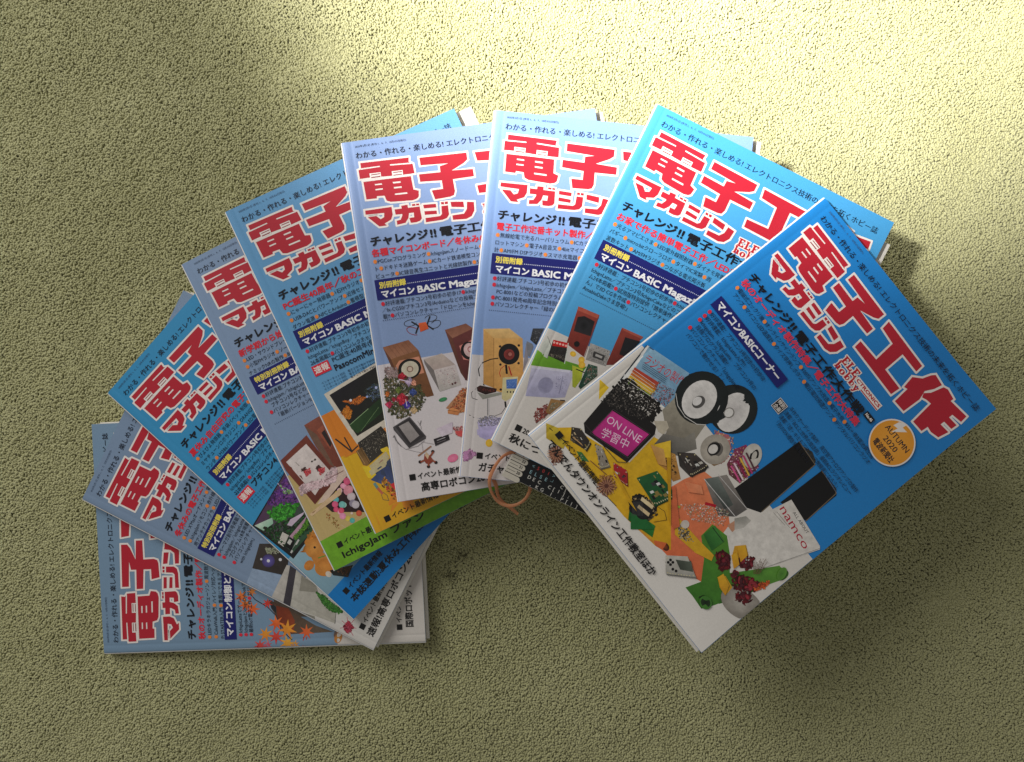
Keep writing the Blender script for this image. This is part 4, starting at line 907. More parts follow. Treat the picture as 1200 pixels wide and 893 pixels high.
['L',[176,120,92],0.4,[[65.7,275.1],[62.7,277.9]]],
['L',[120,72,58],0.4,[[65.5,274.8],[60.7,277.9]]],
['L',[214,170,130],0.4,[[65.3,274.5],[61.5,276.1]]],
['L',[176,120,92],0.4,[[65.3,274.4],[60.0,276.4]]],
['L',[120,72,58],0.4,[[65.2,274.1],[61.1,274.8]]],
['L',[214,170,130],0.4,[[65.2,273.7],[59.5,273.6]]],
['L',[176,120,92],0.4,[[65.2,273.7],[61.1,273.4]]],
['L',[120,72,58],0.4,[[65.2,273.3],[59.8,271.9]]],
['L',[214,170,130],0.4,[[65.4,273.0],[61.6,271.2]]],
['L',[176,120,92],0.4,[[65.4,272.9],[60.4,270.4]]],
['L',[120,72,58],0.4,[[65.6,272.6],[62.3,270.1]]],
['L',[214,170,130],0.4,[[65.8,272.4],[62.1,268.1]]],
['L',[176,120,92],0.4,[[65.9,272.3],[63.3,269.1]]],
['L',[120,72,58],0.4,[[66.2,272.1],[63.5,267.2]]],
['L',[214,170,130],0.4,[[66.5,272.0],[65.2,268.0]]],
['L',[176,120,92],0.4,[[66.6,271.9],[65.0,266.5]]],
['L',[120,72,58],0.4,[[66.9,271.9],[66.5,267.7]]],
['L',[214,170,130],0.4,[[67.2,271.9],[67.8,266.2]]],
['L',[176,120,92],0.4,[[67.3,271.9],[67.9,267.8]]],
['L',[120,72,58],0.4,[[67.7,272.0],[69.4,266.6]]],
['L',[214,170,130],0.4,[[68.0,272.1],[70.0,268.5]]],
['L',[176,120,92],0.4,[[68.0,272.1],[71.0,267.3]]],
['E',[130,82,66],[23.9,289.3],3.9,3.9,0,[90,50,44]],
['L',[176,120,92],0.4,[[24.9,288.1],[27.0,285.4]]],
['L',[120,72,58],0.4,[[25.1,288.3],[28.7,285.2]]],
['L',[214,170,130],0.4,[[25.3,288.5],[28.2,286.8]]],
['L',[176,120,92],0.4,[[25.3,288.6],[29.4,286.4]]],
['L',[120,72,58],0.4,[[25.4,288.8],[28.7,287.8]]],
['L',[214,170,130],0.4,[[25.5,289.1],[30.1,288.6]]],
['L',[176,120,92],0.4,[[25.5,289.2],[28.9,288.9]]],
['L',[120,72,58],0.4,[[25.5,289.5],[30.1,290.0]]],
['L',[214,170,130],0.4,[[25.4,289.8],[28.7,290.7]]],
['L',[176,120,92],0.4,[[25.4,289.8],[29.8,291.3]]],
['L',[120,72,58],0.4,[[25.3,290.1],[28.2,291.8]]],
['L',[214,170,130],0.4,[[25.1,290.3],[28.6,293.3]]],
['L',[176,120,92],0.4,[[25.1,290.4],[27.6,292.7]]],
['L',[120,72,58],0.4,[[24.9,290.5],[27.6,294.3]]],
['L',[214,170,130],0.4,[[24.6,290.7],[26.1,293.8]]],
['L',[176,120,92],0.4,[[24.6,290.7],[26.4,295.0]]],
['L',[120,72,58],0.4,[[24.3,290.8],[25.1,294.1]]],
['L',[214,170,130],0.4,[[24.0,290.9],[24.2,295.5]]],
['L',[176,120,92],0.4,[[23.9,290.9],[24.0,294.3]]],
['L',[120,72,58],0.4,[[23.7,290.8],[22.8,295.4]]],
['L',[214,170,130],0.4,[[23.4,290.8],[22.1,294.0]]],
['L',[176,120,92],0.4,[[23.3,290.7],[21.5,295.0]]],
['L',[120,72,58],0.4,[[23.1,290.6],[21.2,293.5]]],
['L',[214,170,130],0.4,[[22.8,290.4],[19.6,293.8]]],
['L',[176,120,92],0.4,[[22.8,290.4],[20.3,292.7]]],
['L',[120,72,58],0.4,[[22.6,290.2],[18.7,292.7]]],
['L',[214,170,130],0.4,[[22.5,289.9],[19.3,291.2]]],
['L',[176,120,92],0.4,[[22.5,289.8],[18.1,291.5]]],
['L',[120,72,58],0.4,[[22.4,289.6],[19.0,290.1]]],
['L',[214,170,130],0.4,[[22.4,289.3],[17.7,289.2]]],
['L',[176,120,92],0.4,[[22.4,289.2],[19.0,289.0]]],
['L',[120,72,58],0.4,[[22.4,288.9],[17.9,287.8]]],
['L',[214,170,130],0.4,[[22.5,288.7],[19.4,287.2]]],
['L',[176,120,92],0.4,[[22.5,288.6],[18.4,286.5]]],
['L',[120,72,58],0.4,[[22.7,288.4],[20.0,286.3]]],
['L',[214,170,130],0.4,[[22.9,288.1],[19.8,284.7]]],
['L',[176,120,92],0.4,[[22.9,288.1],[20.8,285.5]]],
['L',[120,72,58],0.4,[[23.2,287.9],[20.9,283.9]]],
['L',[214,170,130],0.4,[[23.4,287.8],[22.4,284.6]]],
['L',[176,120,92],0.4,[[23.5,287.8],[22.2,283.3]]],
['L',[120,72,58],0.4,[[23.8,287.8],[23.5,284.3]]],
['L',[214,170,130],0.4,[[24.1,287.8],[24.5,283.1]]],
['L',[176,120,92],0.4,[[24.1,287.8],[24.6,284.4]]],
['L',[120,72,58],0.4,[[24.4,287.8],[25.9,283.4]]],
['L',[214,170,130],0.4,[[24.7,287.9],[26.3,284.9]]],
['L',[176,120,92],0.4,[[24.7,288.0],[27.1,283.9]]],
['P',[214,165,30],[[57.4,261.8],[65.6,262.0],[96.5,267.8],[87.8,268.2]],None,90],
['P',[244,206,62],[[65.3,225.7],[70.8,213.6],[81.0,221.8],[77.1,226.7]],[235,190,45],90],
['P',[205,155,26],[[79.1,224.1],[81.1,221.7],[121.7,254.5],[117.0,252.6]],None,90],
['P',[216,110,70],[[99.5,235.3],[99.8,232.3],[126.0,249.3],[124.5,254.5]],None,90],
['P',[246,156,112],[[101.4,225.1],[112.2,216.8],[118.4,219.7],[109.8,227.7]],[236,136,92],90],
['L',[60,56,56],0.5,[[19.0,257.4],[58.0,255.9],[63.0,250.4],[59.4,219.9]]],
['L',[70,64,66],0.5,[[24.7,233.4],[57.5,222.8],[60.8,247.6],[27.8,258.5],[24.7,233.4]]],
['L',[225,90,150],1.3,[[115.3,189.4],[128.6,191.6]]],
['L',[245,220,230],1.3,[[115.2,186.3],[128.8,188.8]]],
['L',[150,30,80],1.3,[[115.2,183.2],[129.0,185.9]]],
['L',[235,190,70],1.3,[[115.1,180.2],[129.2,183.1]]],
['L',[200,60,120],1.3,[[115.0,177.1],[129.4,180.2]]],
['L',[90,50,60],1.3,[[114.9,174.0],[129.6,177.3]]],
['E',[60,40,20],[87.5,224.1],0.8,0.8,0,None],
['E',[60,40,20],[91.9,226.0],0.8,0.8,0,None],
['P',[60,40,20],[[88.0,226.6],[89.4,226.0],[89.5,227.4]],None,90],
['P',[225,175,100],[[63.7,227.7],[72.5,222.0],[84.2,228.3],[78.8,232.4]],[205,150,80],90],
['E',[112,20,34],[162.3,239.3],2.1,1.3,224.1,[138,46,60]],
['E',[84,14,26],[166.6,239.6],1.5,1.1,89.6,[110,40,52]],
['E',[84,14,26],[167.8,240.6],1.4,1.0,88.7,[110,40,52]],
['E',[64,10,20],[168.2,241.9],1.6,1.3,100.6,[90,36,46]],
['E',[84,14,26],[168.6,238.8],1.5,1.4,49.9,[110,40,52]],
['E',[84,14,26],[168.0,236.2],2.2,1.0,1.9,[110,40,52]],
['E',[84,14,26],[166.8,236.4],1.6,1.4,346.0,[110,40,52]],
['E',[64,10,20],[169.5,240.2],1.7,1.1,70.8,[90,36,46]],
['E',[112,20,34],[167.1,239.1],1.7,1.3,59.7,[138,46,60]],
['E',[140,34,44],[176.9,227.4],1.5,1.1,210.9,[166,60,70]],
['E',[84,14,26],[181.0,229.0],1.8,1.2,110.1,[110,40,52]],
['E',[112,20,34],[182.8,224.4],2.2,1.1,20.5,[138,46,60]],
['E',[64,10,20],[179.3,229.0],1.7,1.2,145.5,[90,36,46]],
['E',[84,14,26],[180.2,225.6],2.0,1.4,3.3,[110,40,52]],
['E',[64,10,20],[181.2,226.2],1.7,1.1,42.8,[90,36,46]],
['E',[112,20,34],[177.1,228.7],1.9,1.3,188.8,[138,46,60]],
['E',[64,10,20],[179.7,228.3],2.2,0.9,132.2,[90,36,46]],
['E',[84,14,26],[180.3,229.1],1.7,1.4,122.6,[110,40,52]],
['E',[140,34,44],[187.4,239.8],1.7,1.3,196.2,[166,60,70]],
['E',[140,34,44],[185.5,238.8],2.3,1.0,225.5,[166,60,70]],
['E',[64,10,20],[193.6,235.6],1.4,1.3,17.5,[90,36,46]],
['E',[64,10,20],[190.1,240.5],1.5,1.4,123.7,[90,36,46]],
['E',[140,34,44],[185.2,238.5],2.1,0.9,229.7,[166,60,70]],
['E',[64,10,20],[185.4,235.8],1.5,1.1,263.3,[90,36,46]],
['E',[140,34,44],[193.8,238.6],1.5,1.4,53.7,[166,60,70]],
['E',[64,10,20],[187.5,238.7],2.2,1.2,223.2,[90,36,46]],
['E',[64,10,20],[190.4,240.5],1.8,1.0,114.3,[90,36,46]],
['E',[84,14,26],[195.5,238.8],2.0,1.1,135.7,[110,40,52]],
['E',[140,34,44],[195.6,235.9],1.9,1.2,121.8,[166,60,70]],
['E',[140,34,44],[194.3,235.6],2.0,1.2,180.9,[166,60,70]],
['E',[140,34,44],[193.5,233.2],2.1,1.0,273.3,[166,60,70]],
['E',[140,34,44],[196.9,231.8],2.0,1.2,353.0,[166,60,70]],
['E',[140,34,44],[197.0,232.6],1.7,1.0,4.2,[166,60,70]],
['E',[140,34,44],[196.7,236.7],1.7,1.2,103.9,[166,60,70]],
['E',[140,34,44],[192.2,232.6],2.2,1.0,265.5,[166,60,70]],
['E',[140,34,44],[194.8,232.2],2.2,1.1,312.0,[166,60,70]],
['E',[140,34,44],[197.4,245.2],2.2,1.1,190.5,[166,60,70]],
['E',[64,10,20],[195.6,243.3],1.6,1.3,248.8,[90,36,46]],
['E',[64,10,20],[195.8,245.4],1.7,1.2,209.0,[90,36,46]],
['E',[112,20,34],[198.3,242.5],1.6,1.2,312.0,[138,46,60]],
['E',[84,14,26],[197.0,244.4],2.0,0.9,224.6,[110,40,52]],
['E',[112,20,34],[197.7,245.7],2.2,0.9,169.7,[138,46,60]],
['E',[112,20,34],[199.6,242.1],1.8,1.1,348.3,[138,46,60]],
['E',[84,14,26],[197.3,244.1],1.6,1.4,238.4,[110,40,52]],
['E',[140,34,44],[199.9,242.5],2.2,1.3,0.2,[166,60,70]],
['E',[112,20,34],[178.6,238.4],1.9,1.0,247.9,[138,46,60]],
['E',[140,34,44],[181.1,240.2],2.2,1.3,106.2,[166,60,70]],
['E',[140,34,44],[179.8,241.0],1.8,1.0,150.8,[166,60,70]],
['E',[84,14,26],[180.2,240.4],2.3,1.2,137.7,[110,40,52]],
['E',[112,20,34],[180.7,241.1],1.7,1.1,126.3,[138,46,60]],
['E',[140,34,44],[180.4,237.2],2.0,1.4,329.8,[166,60,70]],
['E',[84,14,26],[180.3,240.3],1.8,1.1,135.2,[110,40,52]],
['E',[84,14,26],[178.9,238.3],1.9,1.0,254.9,[110,40,52]],
['E',[64,10,20],[181.0,237.5],1.4,1.4,353.0,[90,36,46]],
['L',[110,84,60],0.3,[[189.0,227.8],[181.2,219.6]]],
['L',[110,84,60],0.3,[[189.4,227.4],[183.5,220.1]]],
['L',[110,84,60],0.3,[[189.7,227.0],[185.8,220.6]]],
['L',[110,84,60],0.3,[[190.0,226.6],[188.0,221.1]]],
['L',[110,84,60],0.3,[[190.4,226.2],[183.9,216.3]]],
['L',[110,84,60],0.3,[[190.7,225.8],[186.1,216.8]]],
['L',[110,84,60],0.3,[[191.0,225.4],[188.4,217.3]]],
['L',[110,84,60],0.3,[[191.4,225.0],[190.7,217.8]]],
['L',[110,84,60],0.3,[[191.7,224.5],[186.5,213.0]]],
['L',[110,84,60],0.3,[[192.0,224.1],[188.8,213.5]]],
['P',[232,180,44],[[173.9,250.8],[174.6,245.7],[184.1,247.7],[188.3,255.0],[182.0,254.5]],[214,150,34],60],
['P',[232,180,44],[[165.1,224.3],[168.3,218.9],[175.6,222.4],[176.2,229.9]],[214,150,34],60],
['P',[232,180,44],[[167.7,232.1],[168.5,227.1],[177.0,231.7],[176.9,237.3]],[214,150,34],60],
['E',[70,128,48],[182.8,270.0],5.3,4.6,0,None],
['E',[34,60,28],[182.8,270.0],4.0,3.4,0,[18,34,16]],
['E',[96,150,58],[202.9,210.6],3.2,5.3,-20,[80,134,50]],
['P',[113,111,105],[[137.9,271.9],[148.8,259.2],[164.4,263.9],[148.0,280.1]],None,90],
['P',[206,202,192],[[136.9,271.8],[147.8,259.1],[163.4,263.8],[147.0,280.0]],[164,161,153],30],
['E',[205,195,150],[138.4,271.7],0.5,0.5,0,None],
['E',[205,195,150],[148.4,260.3],0.5,0.5,0,None],
['E',[205,195,150],[161.2,264.4],0.5,0.5,0,None],
['E',[205,195,150],[147.2,278.3],0.5,0.5,0,None],
['P',[215,205,165],[[148.2,277.5],[148.9,276.8],[149.4,277.2],[148.8,277.9]],None,90],
['P',[215,205,165],[[149.7,276.0],[150.4,275.3],[150.9,275.7],[150.3,276.3]],None,90],
['P',[215,205,165],[[151.2,274.5],[151.9,273.8],[152.5,274.2],[151.8,274.8]],None,90],
['P',[215,205,165],[[152.8,272.9],[153.4,272.3],[154.0,272.6],[153.4,273.3]],None,90],
['P',[215,205,165],[[154.3,271.4],[154.9,270.8],[155.6,271.1],[154.9,271.8]],None,90],
['P',[215,205,165],[[155.8,269.9],[156.4,269.3],[157.1,269.6],[156.5,270.2]],None,90],
['P',[215,205,165],[[157.3,268.4],[158.0,267.8],[158.7,268.1],[158.0,268.7]],None,90],
['P',[215,205,165],[[158.8,266.9],[159.5,266.3],[160.2,266.5],[159.6,267.2]],None,90],
['P',[96,104,92],[[143.3,267.5],[152.2,259.2],[159.0,262.9],[151.4,269.5]],[66,72,62],90],
['E',[24,22,22],[141.4,273.2],1.1,1.1,0,None],
['E',[24,22,22],[143.8,272.9],1.1,1.1,0,None],
['E',[24,22,22],[143.6,270.4],1.1,1.1,0,None],
['E',[24,22,22],[141.1,270.7],1.1,1.1,0,None],
['E',[24,22,22],[147.6,273.7],1.1,1.1,0,None],
['E',[24,22,22],[150.2,272.6],1.1,1.1,0,None],
['L',[250,246,236],0.3,[[10.3,202.3],[30.2,196.3]]],
['L',[250,246,236],0.3,[[11.4,204.4],[31.3,198.5]]],
['L',[250,246,236],0.3,[[12.4,206.5],[32.3,200.6]]],
['L',[250,246,236],0.3,[[13.5,208.6],[33.3,202.7]]],
['L',[250,246,236],0.3,[[14.5,210.8],[34.4,204.8]]],
['L',[40,60,90],0.3,[[11.4,192.4],[31.8,185.9]]],
['L',[40,60,90],0.3,[[12.1,193.7],[32.5,187.1]]],
['L',[40,60,90],0.3,[[12.8,194.9],[33.2,188.3]]],
['L',[40,60,90],0.3,[[13.5,196.1],[33.9,189.5]]],
],
}
GLYPH=[[[12.4,18.3],[51.9,19.1],[51.3,22.6],[54.3,24.9],[54.6,32.4],[45.3,32.4],[35.5,32.0],[17.8,30.9],[10.2,31.0],[10.1,23.9],[12.4,23.2]],[[12.5,33.8],[51.3,34.2],[51.7,45.4],[55.8,46.9],[55.1,51.6],[53.4,53.2],[49.7,54.0],[32.0,52.8],[28.8,51.3],[27.7,47.1],[21.6,46.7],[21.1,48.4],[12.8,48.1]],[[60.4,20.5],[99.1,21.6],[99.0,27.2],[95.7,29.7],[85.0,34.4],[102.3,35.6],[102.3,41.6],[84.8,41.6],[85.0,51.3],[83.7,54.5],[80.6,55.4],[68.0,55.8],[66.4,48.3],[75.7,48.3],[75.7,41.3],[58.1,40.0],[58.0,33.9],[75.7,34.5],[75.8,29.6],[83.2,28.2],[60.5,26.8]],[[10.3,57.0],[31.9,56.9],[31.9,63.2],[30.1,67.0],[24.3,69.5],[25.9,71.3],[19.8,71.3],[11.6,62.6],[18.5,62.5],[21.6,65.6],[24.7,64.3],[25.3,60.9],[10.2,60.3]],[[34.0,59.3],[54.5,59.8],[54.8,69.6],[53.3,71.3],[50.1,72.1],[45.4,72.0],[44.8,67.9],[48.8,67.9],[49.1,64.0],[34.2,63.7]],[[39.8,57.1],[44.9,57.0],[45.1,64.1],[44.1,67.7],[41.2,71.3],[34.3,72.0],[34.3,68.7],[37.7,68.3],[39.5,65.0],[39.8,60.5]],[[57.6,58.9],[67.9,59.5],[67.8,62.5],[57.7,61.9]],[[57.7,64.2],[67.7,65.1],[67.6,67.8],[57.8,67.2]],[[57.8,69.8],[69.9,69.9],[71.6,68.4],[72.1,62.0],[77.5,62.2],[77.3,69.6],[75.2,72.2],[71.2,73.2],[57.7,73.3]],[[80.0,59.6],[90.4,60.9],[90.4,65.5],[80.2,63.8]],[[93.3,61.5],[99.0,62.4],[98.3,69.4],[95.4,73.6],[90.9,75.2],[79.9,74.5],[79.8,70.8],[89.5,70.7],[92.4,67.2]],[[48.6,57.1],[51.3,57.2],[51.3,58.7],[48.6,58.6]],[[52.0,57.2],[54.4,57.4],[54.3,58.8],[51.9,58.6]],[[72.3,58.8],[74.6,58.9],[74.5,60.9],[72.2,60.6]],[[75.3,58.9],[77.8,59.0],[77.6,61.0],[75.3,60.8]],[[105.8,22.2],[148.6,23.6],[149.1,30.0],[132.1,29.9],[132.6,48.2],[150.9,48.7],[150.3,56.8],[104.3,55.8],[103.7,49.4],[122.3,48.8],[120.9,30.8],[106.8,29.4]],[[150.5,35.1],[156.3,29.6],[158.6,22.8],[160.6,19.7],[169.8,20.9],[168.3,27.6],[164.9,34.5],[166.2,38.2],[167.3,41.9],[166.5,57.4],[156.3,57.9],[155.2,44.1],[152.3,45.2]],[[165.6,36.2],[169.0,31.4],[171.9,20.9],[175.3,19.4],[183.6,20.9],[183.4,23.5],[200.1,21.7],[200.9,27.7],[192.4,29.3],[192.4,32.6],[200.7,31.9],[200.4,37.0],[192.6,37.7],[192.4,41.2],[200.9,40.3],[199.1,49.0],[192.4,50.9],[187.7,50.3],[187.1,56.2],[177.4,56.7],[175.5,36.9],[171.2,37.6],[167.4,39.2]]]
SLIT=[[[11.8,22.6],[27.6,22.6],[27.7,23.5],[12.0,23.7]],[[36.0,22.6],[53.2,23.5],[53.3,24.6],[36.1,23.6]],[[21.3,36.7],[27.1,36.9],[27.3,38.0],[21.4,37.8]],[[21.2,40.8],[27.1,40.9],[27.2,42.0],[21.3,41.9]],[[36.0,37.1],[42.3,37.3],[42.4,38.6],[36.1,38.3]],[[36.2,41.3],[42.5,41.5],[42.6,42.7],[36.3,42.5]],[[36.2,46.6],[46.2,46.9],[46.4,48.2],[36.3,47.8]],[[18.4,27.6],[27.5,27.8],[27.4,32.4],[18.4,32.4]],[[36.5,28.3],[45.4,28.5],[45.3,33.2],[36.5,33.0]],[[11.9,32.3],[51.4,33.0],[51.5,34.4],[12.0,33.5]]]
BAR=[[[19.6,28.6],[27.0,28.6],[27.0,29.3],[19.6,29.3]],[[19.4,30.7],[26.8,30.7],[26.8,31.6],[19.4,31.6]],[[37.5,29.2],[44.7,29.3],[44.7,30.1],[37.5,29.9]],[[37.4,31.4],[44.5,31.5],[44.5,32.2],[37.4,32.1]]]
# ---------------------------------------------------------------- carpet
rnd = random.Random(7); NP = np.random.default_rng(11)
def carpet():
    me = bpy.data.meshes.new('carpet'); r = 4.0
    me.from_pydata([(-r, -r, -.0019), (r, -r, -.0019), (r, r, -.0019), (-r, r, -.0019)], [], [(0, 1, 2, 3)])
    m, N, L, B = nodes('carpet_backing')
    g = N.new('ShaderNodeNewGeometry'); n = N.new('ShaderNodeTexNoise'); n.inputs['Scale'].default_value = 320; L.new(g.outputs['Position'], n.inputs['Vector'])
    c = N.new('ShaderNodeValToRGB'); c.color_ramp.elements[0].position = .3; c.color_ramp.elements[0].color = (*lin((158, 157, 116)), 1); c.color_ramp.elements[1].position = .7; c.color_ramp.elements[1].color = (*lin((182, 179, 136)), 1)
    L.new(n.outputs[0], c.inputs[0]); L.new(c.outputs[0], B.inputs['Base Color']); B.inputs['Roughness'].default_value = .95
    b = N.new('ShaderNodeBump'); b.inputs['Distance'].default_value = .004; L.new(n.outputs[0], b.inputs['Height']); L.new(b.outputs[0], B.inputs['Normal'])
    o = link('carpet', me, mat=m); o['kind'] = 'structure'
carpet()
def carpet_pile():
    tc = bpy.data.collections.new('tuft_shapes')
    for k in range(5):
        R = random.Random(k + 3); V = []; F = []; n = 6; S = 5
        a = R.uniform(-.6, .6); ln = R.uniform(1.7, 2.7); rad = R.uniform(.62, .8)
        for i in range(S + 1):
            t = i / S; ang = (t - .5) * R.uniform(1.5, 2.2)
            cx = ln * (t - .5) ; cy = a * math.sin(t * 3.0); cz = 1.3 * math.cos((t - .5) * 2.6) - .9
            rr = rad * (.35 + .65 * math.sin(math.pi * (.12 + .76 * t)))
            for j in range(n):
                q = 6.2832 * j / n + .5 * t
                V.append(((cx + .25 * math.sin(q) * rr) * MM, (cy + rr * math.cos(q)) * MM, (cz + rr * math.sin(q)) * MM))
        for i in range(S):
            for j in range(n): F.append((i * n + j, i * n + (j + 1) % n, (i + 1) * n + (j + 1) % n, (i + 1) * n + j))
        F.append(tuple(range(n))[::-1]); F.append(tuple(S * n + j for j in range(n)))
        tm = bpy.data.meshes.new('tuft'); tm.from_pydata(V, [], F); tm.materials.append(TUFT); tm.polygons.foreach_set('use_smooth', [True] * len(tm.polygons))
        to = bpy.data.objects.new('tuft', tm); tc.objects.link(to)
    sp = .00165; xs = np.arange(-.58, .58, sp); ys = np.arange(-.47, .47, sp)
    X, Y = np.meshgrid(xs, ys); n = X.size
    X = X.ravel() + NP.uniform(-.55, .55, n) * sp; Y = Y.ravel() + NP.uniform(-.55, .55, n) * sp
    # slow swells of the pile and soft clumps
    def nz(s, seed):
        R = np.random.default_rng(seed); out = 0
        for i in range(10):
            th = R.uniform(0, 6.28); f = R.uniform(.6, 1.6) / s; ph = R.uniform(0, 6.28)
            out = out + np.sin((X * math.cos(th) + Y * math.sin(th)) * f * 6.28 + ph)
        return out / 10
    Z = -.0012 + nz(.09, 1) * .0014 + nz(.009, 2) * .0005 + nz(.02, 3) * .0006 + NP.uniform(-.0003, .0003, n)
    ang = NP.uniform(0, 6.2832, n); tx = NP.normal(0, .3, n) + nz(.035, 5) * .8 + nz(.13, 8) * .7; ty = NP.normal(0, .3, n) + nz(.035, 6) * .8 + nz(.11, 9) * .7
    scl = NP.uniform(1.1, 1.6, n)
    pm = bpy.data.meshes.new('carpet_pile'); pm.vertices.add(n); pm.vertices.foreach_set('co', np.stack([X, Y, Z], 1).astype('f').ravel())
    ra = pm.attributes.new('rot', 'FLOAT_VECTOR', 'POINT'); ra.data.foreach_set('vector', np.stack([tx, ty, ang], 1).astype('f').ravel())
    sa = pm.attributes.new('scl', 'FLOAT', 'POINT'); sa.data.foreach_set('value', scl.astype('f'))
    po = link('carpet_pile', pm); po['kind'] = 'stuff'
    tag(po, 'pale olive beige carpet pile of short curled yarn under the magazines', 'carpet pile')
    ng = bpy.data.node_groups.new('pile', 'GeometryNodeTree')
    ng.interface.new_socket('Geometry', in_out='INPUT', socket_type='NodeSocketGeometry'); ng.interface.new_socket('Geometry', in_out='OUTPUT', socket_type='NodeSocketGeometry')
    N = ng.nodes; L = ng.links; gi = N.new('NodeGroupInput'); go = N.new('NodeGroupOutput'); ip = N.new('GeometryNodeInstanceOnPoints'); ci = N.new('GeometryNodeCollectionInfo')
    ci.inputs[0].default_value = tc; ci.inputs[1].default_value = True; ci.inputs[2].default_value = True
    a1 = N.new('GeometryNodeInputNamedAttribute'); a1.data_type = 'FLOAT_VECTOR'; a1.inputs[0].default_value = 'rot'
    a2 = N.new('GeometryNodeInputNamedAttribute'); a2.data_type = 'FLOAT'; a2.inputs[0].default_value = 'scl'
    L.new(gi.outputs[0], ip.inputs['Points']); L.new(ci.outputs[0], ip.inputs['Instance']); ip.inputs['Pick Instance'].default_value = True
    L.new(a1.outputs[0], ip.inputs['Rotation']); L.new(a2.outputs[0], ip.inputs['Scale']); L.new(ip.outputs[0], go.inputs[0])
    mo = po.modifiers.new('pile', 'NODES'); mo.node_group = ng

# ---------------------------------------------------------------- magazines
POSE = [[-239.8633, -141.7557, 11.0497, -4.6626, 0.0019, -0.023], [-217.7789, -83.7326, 19.8545, 1.1069, 0.0018, -0.0231],
 [-187.8769, -36.7857, 28.7997, 0.8366, 0.0017, -0.023], [-134.9571, 11.5044, 39.4527, 0.468, -0.0109, -0.0082],
 [-90.1894, 46.7771, 53.8032, 0.4367, -0.0185, 0.0444], [-20.8877, 58.9249, 63.1499, 0.1541, 0.0024, 0.0684],
 [67.9323, 55.789, 71.9402, -0.0971, 0.0102, 0.0314], [135.2235, 34.8461, 80.9697, -0.4566, 0.0208, 0.0207],
 [185.6749, -35.5093, 99.2043, -0.9002, -0.0431, 0.0443]]
TH = 6.0
def pose(i, dz):
    x, y, z, a, tx, ty = POSE[i - 1]
    return Matrix.Translation((x * MM, y * MM, z * MM)) @ RY(ty) @ RX(tx) @ RZ(a) @ Matrix.Translation((0, 0, dz * MM))
RED = (186, 34, 52); NAVY = (24, 30, 110); OR = (240, 140, 60); RB = (222, 44, 66); INK = (20, 26, 44); YEL = (245, 225, 90); PINK = (226, 52, 78)
WHT = (240, 232, 226)
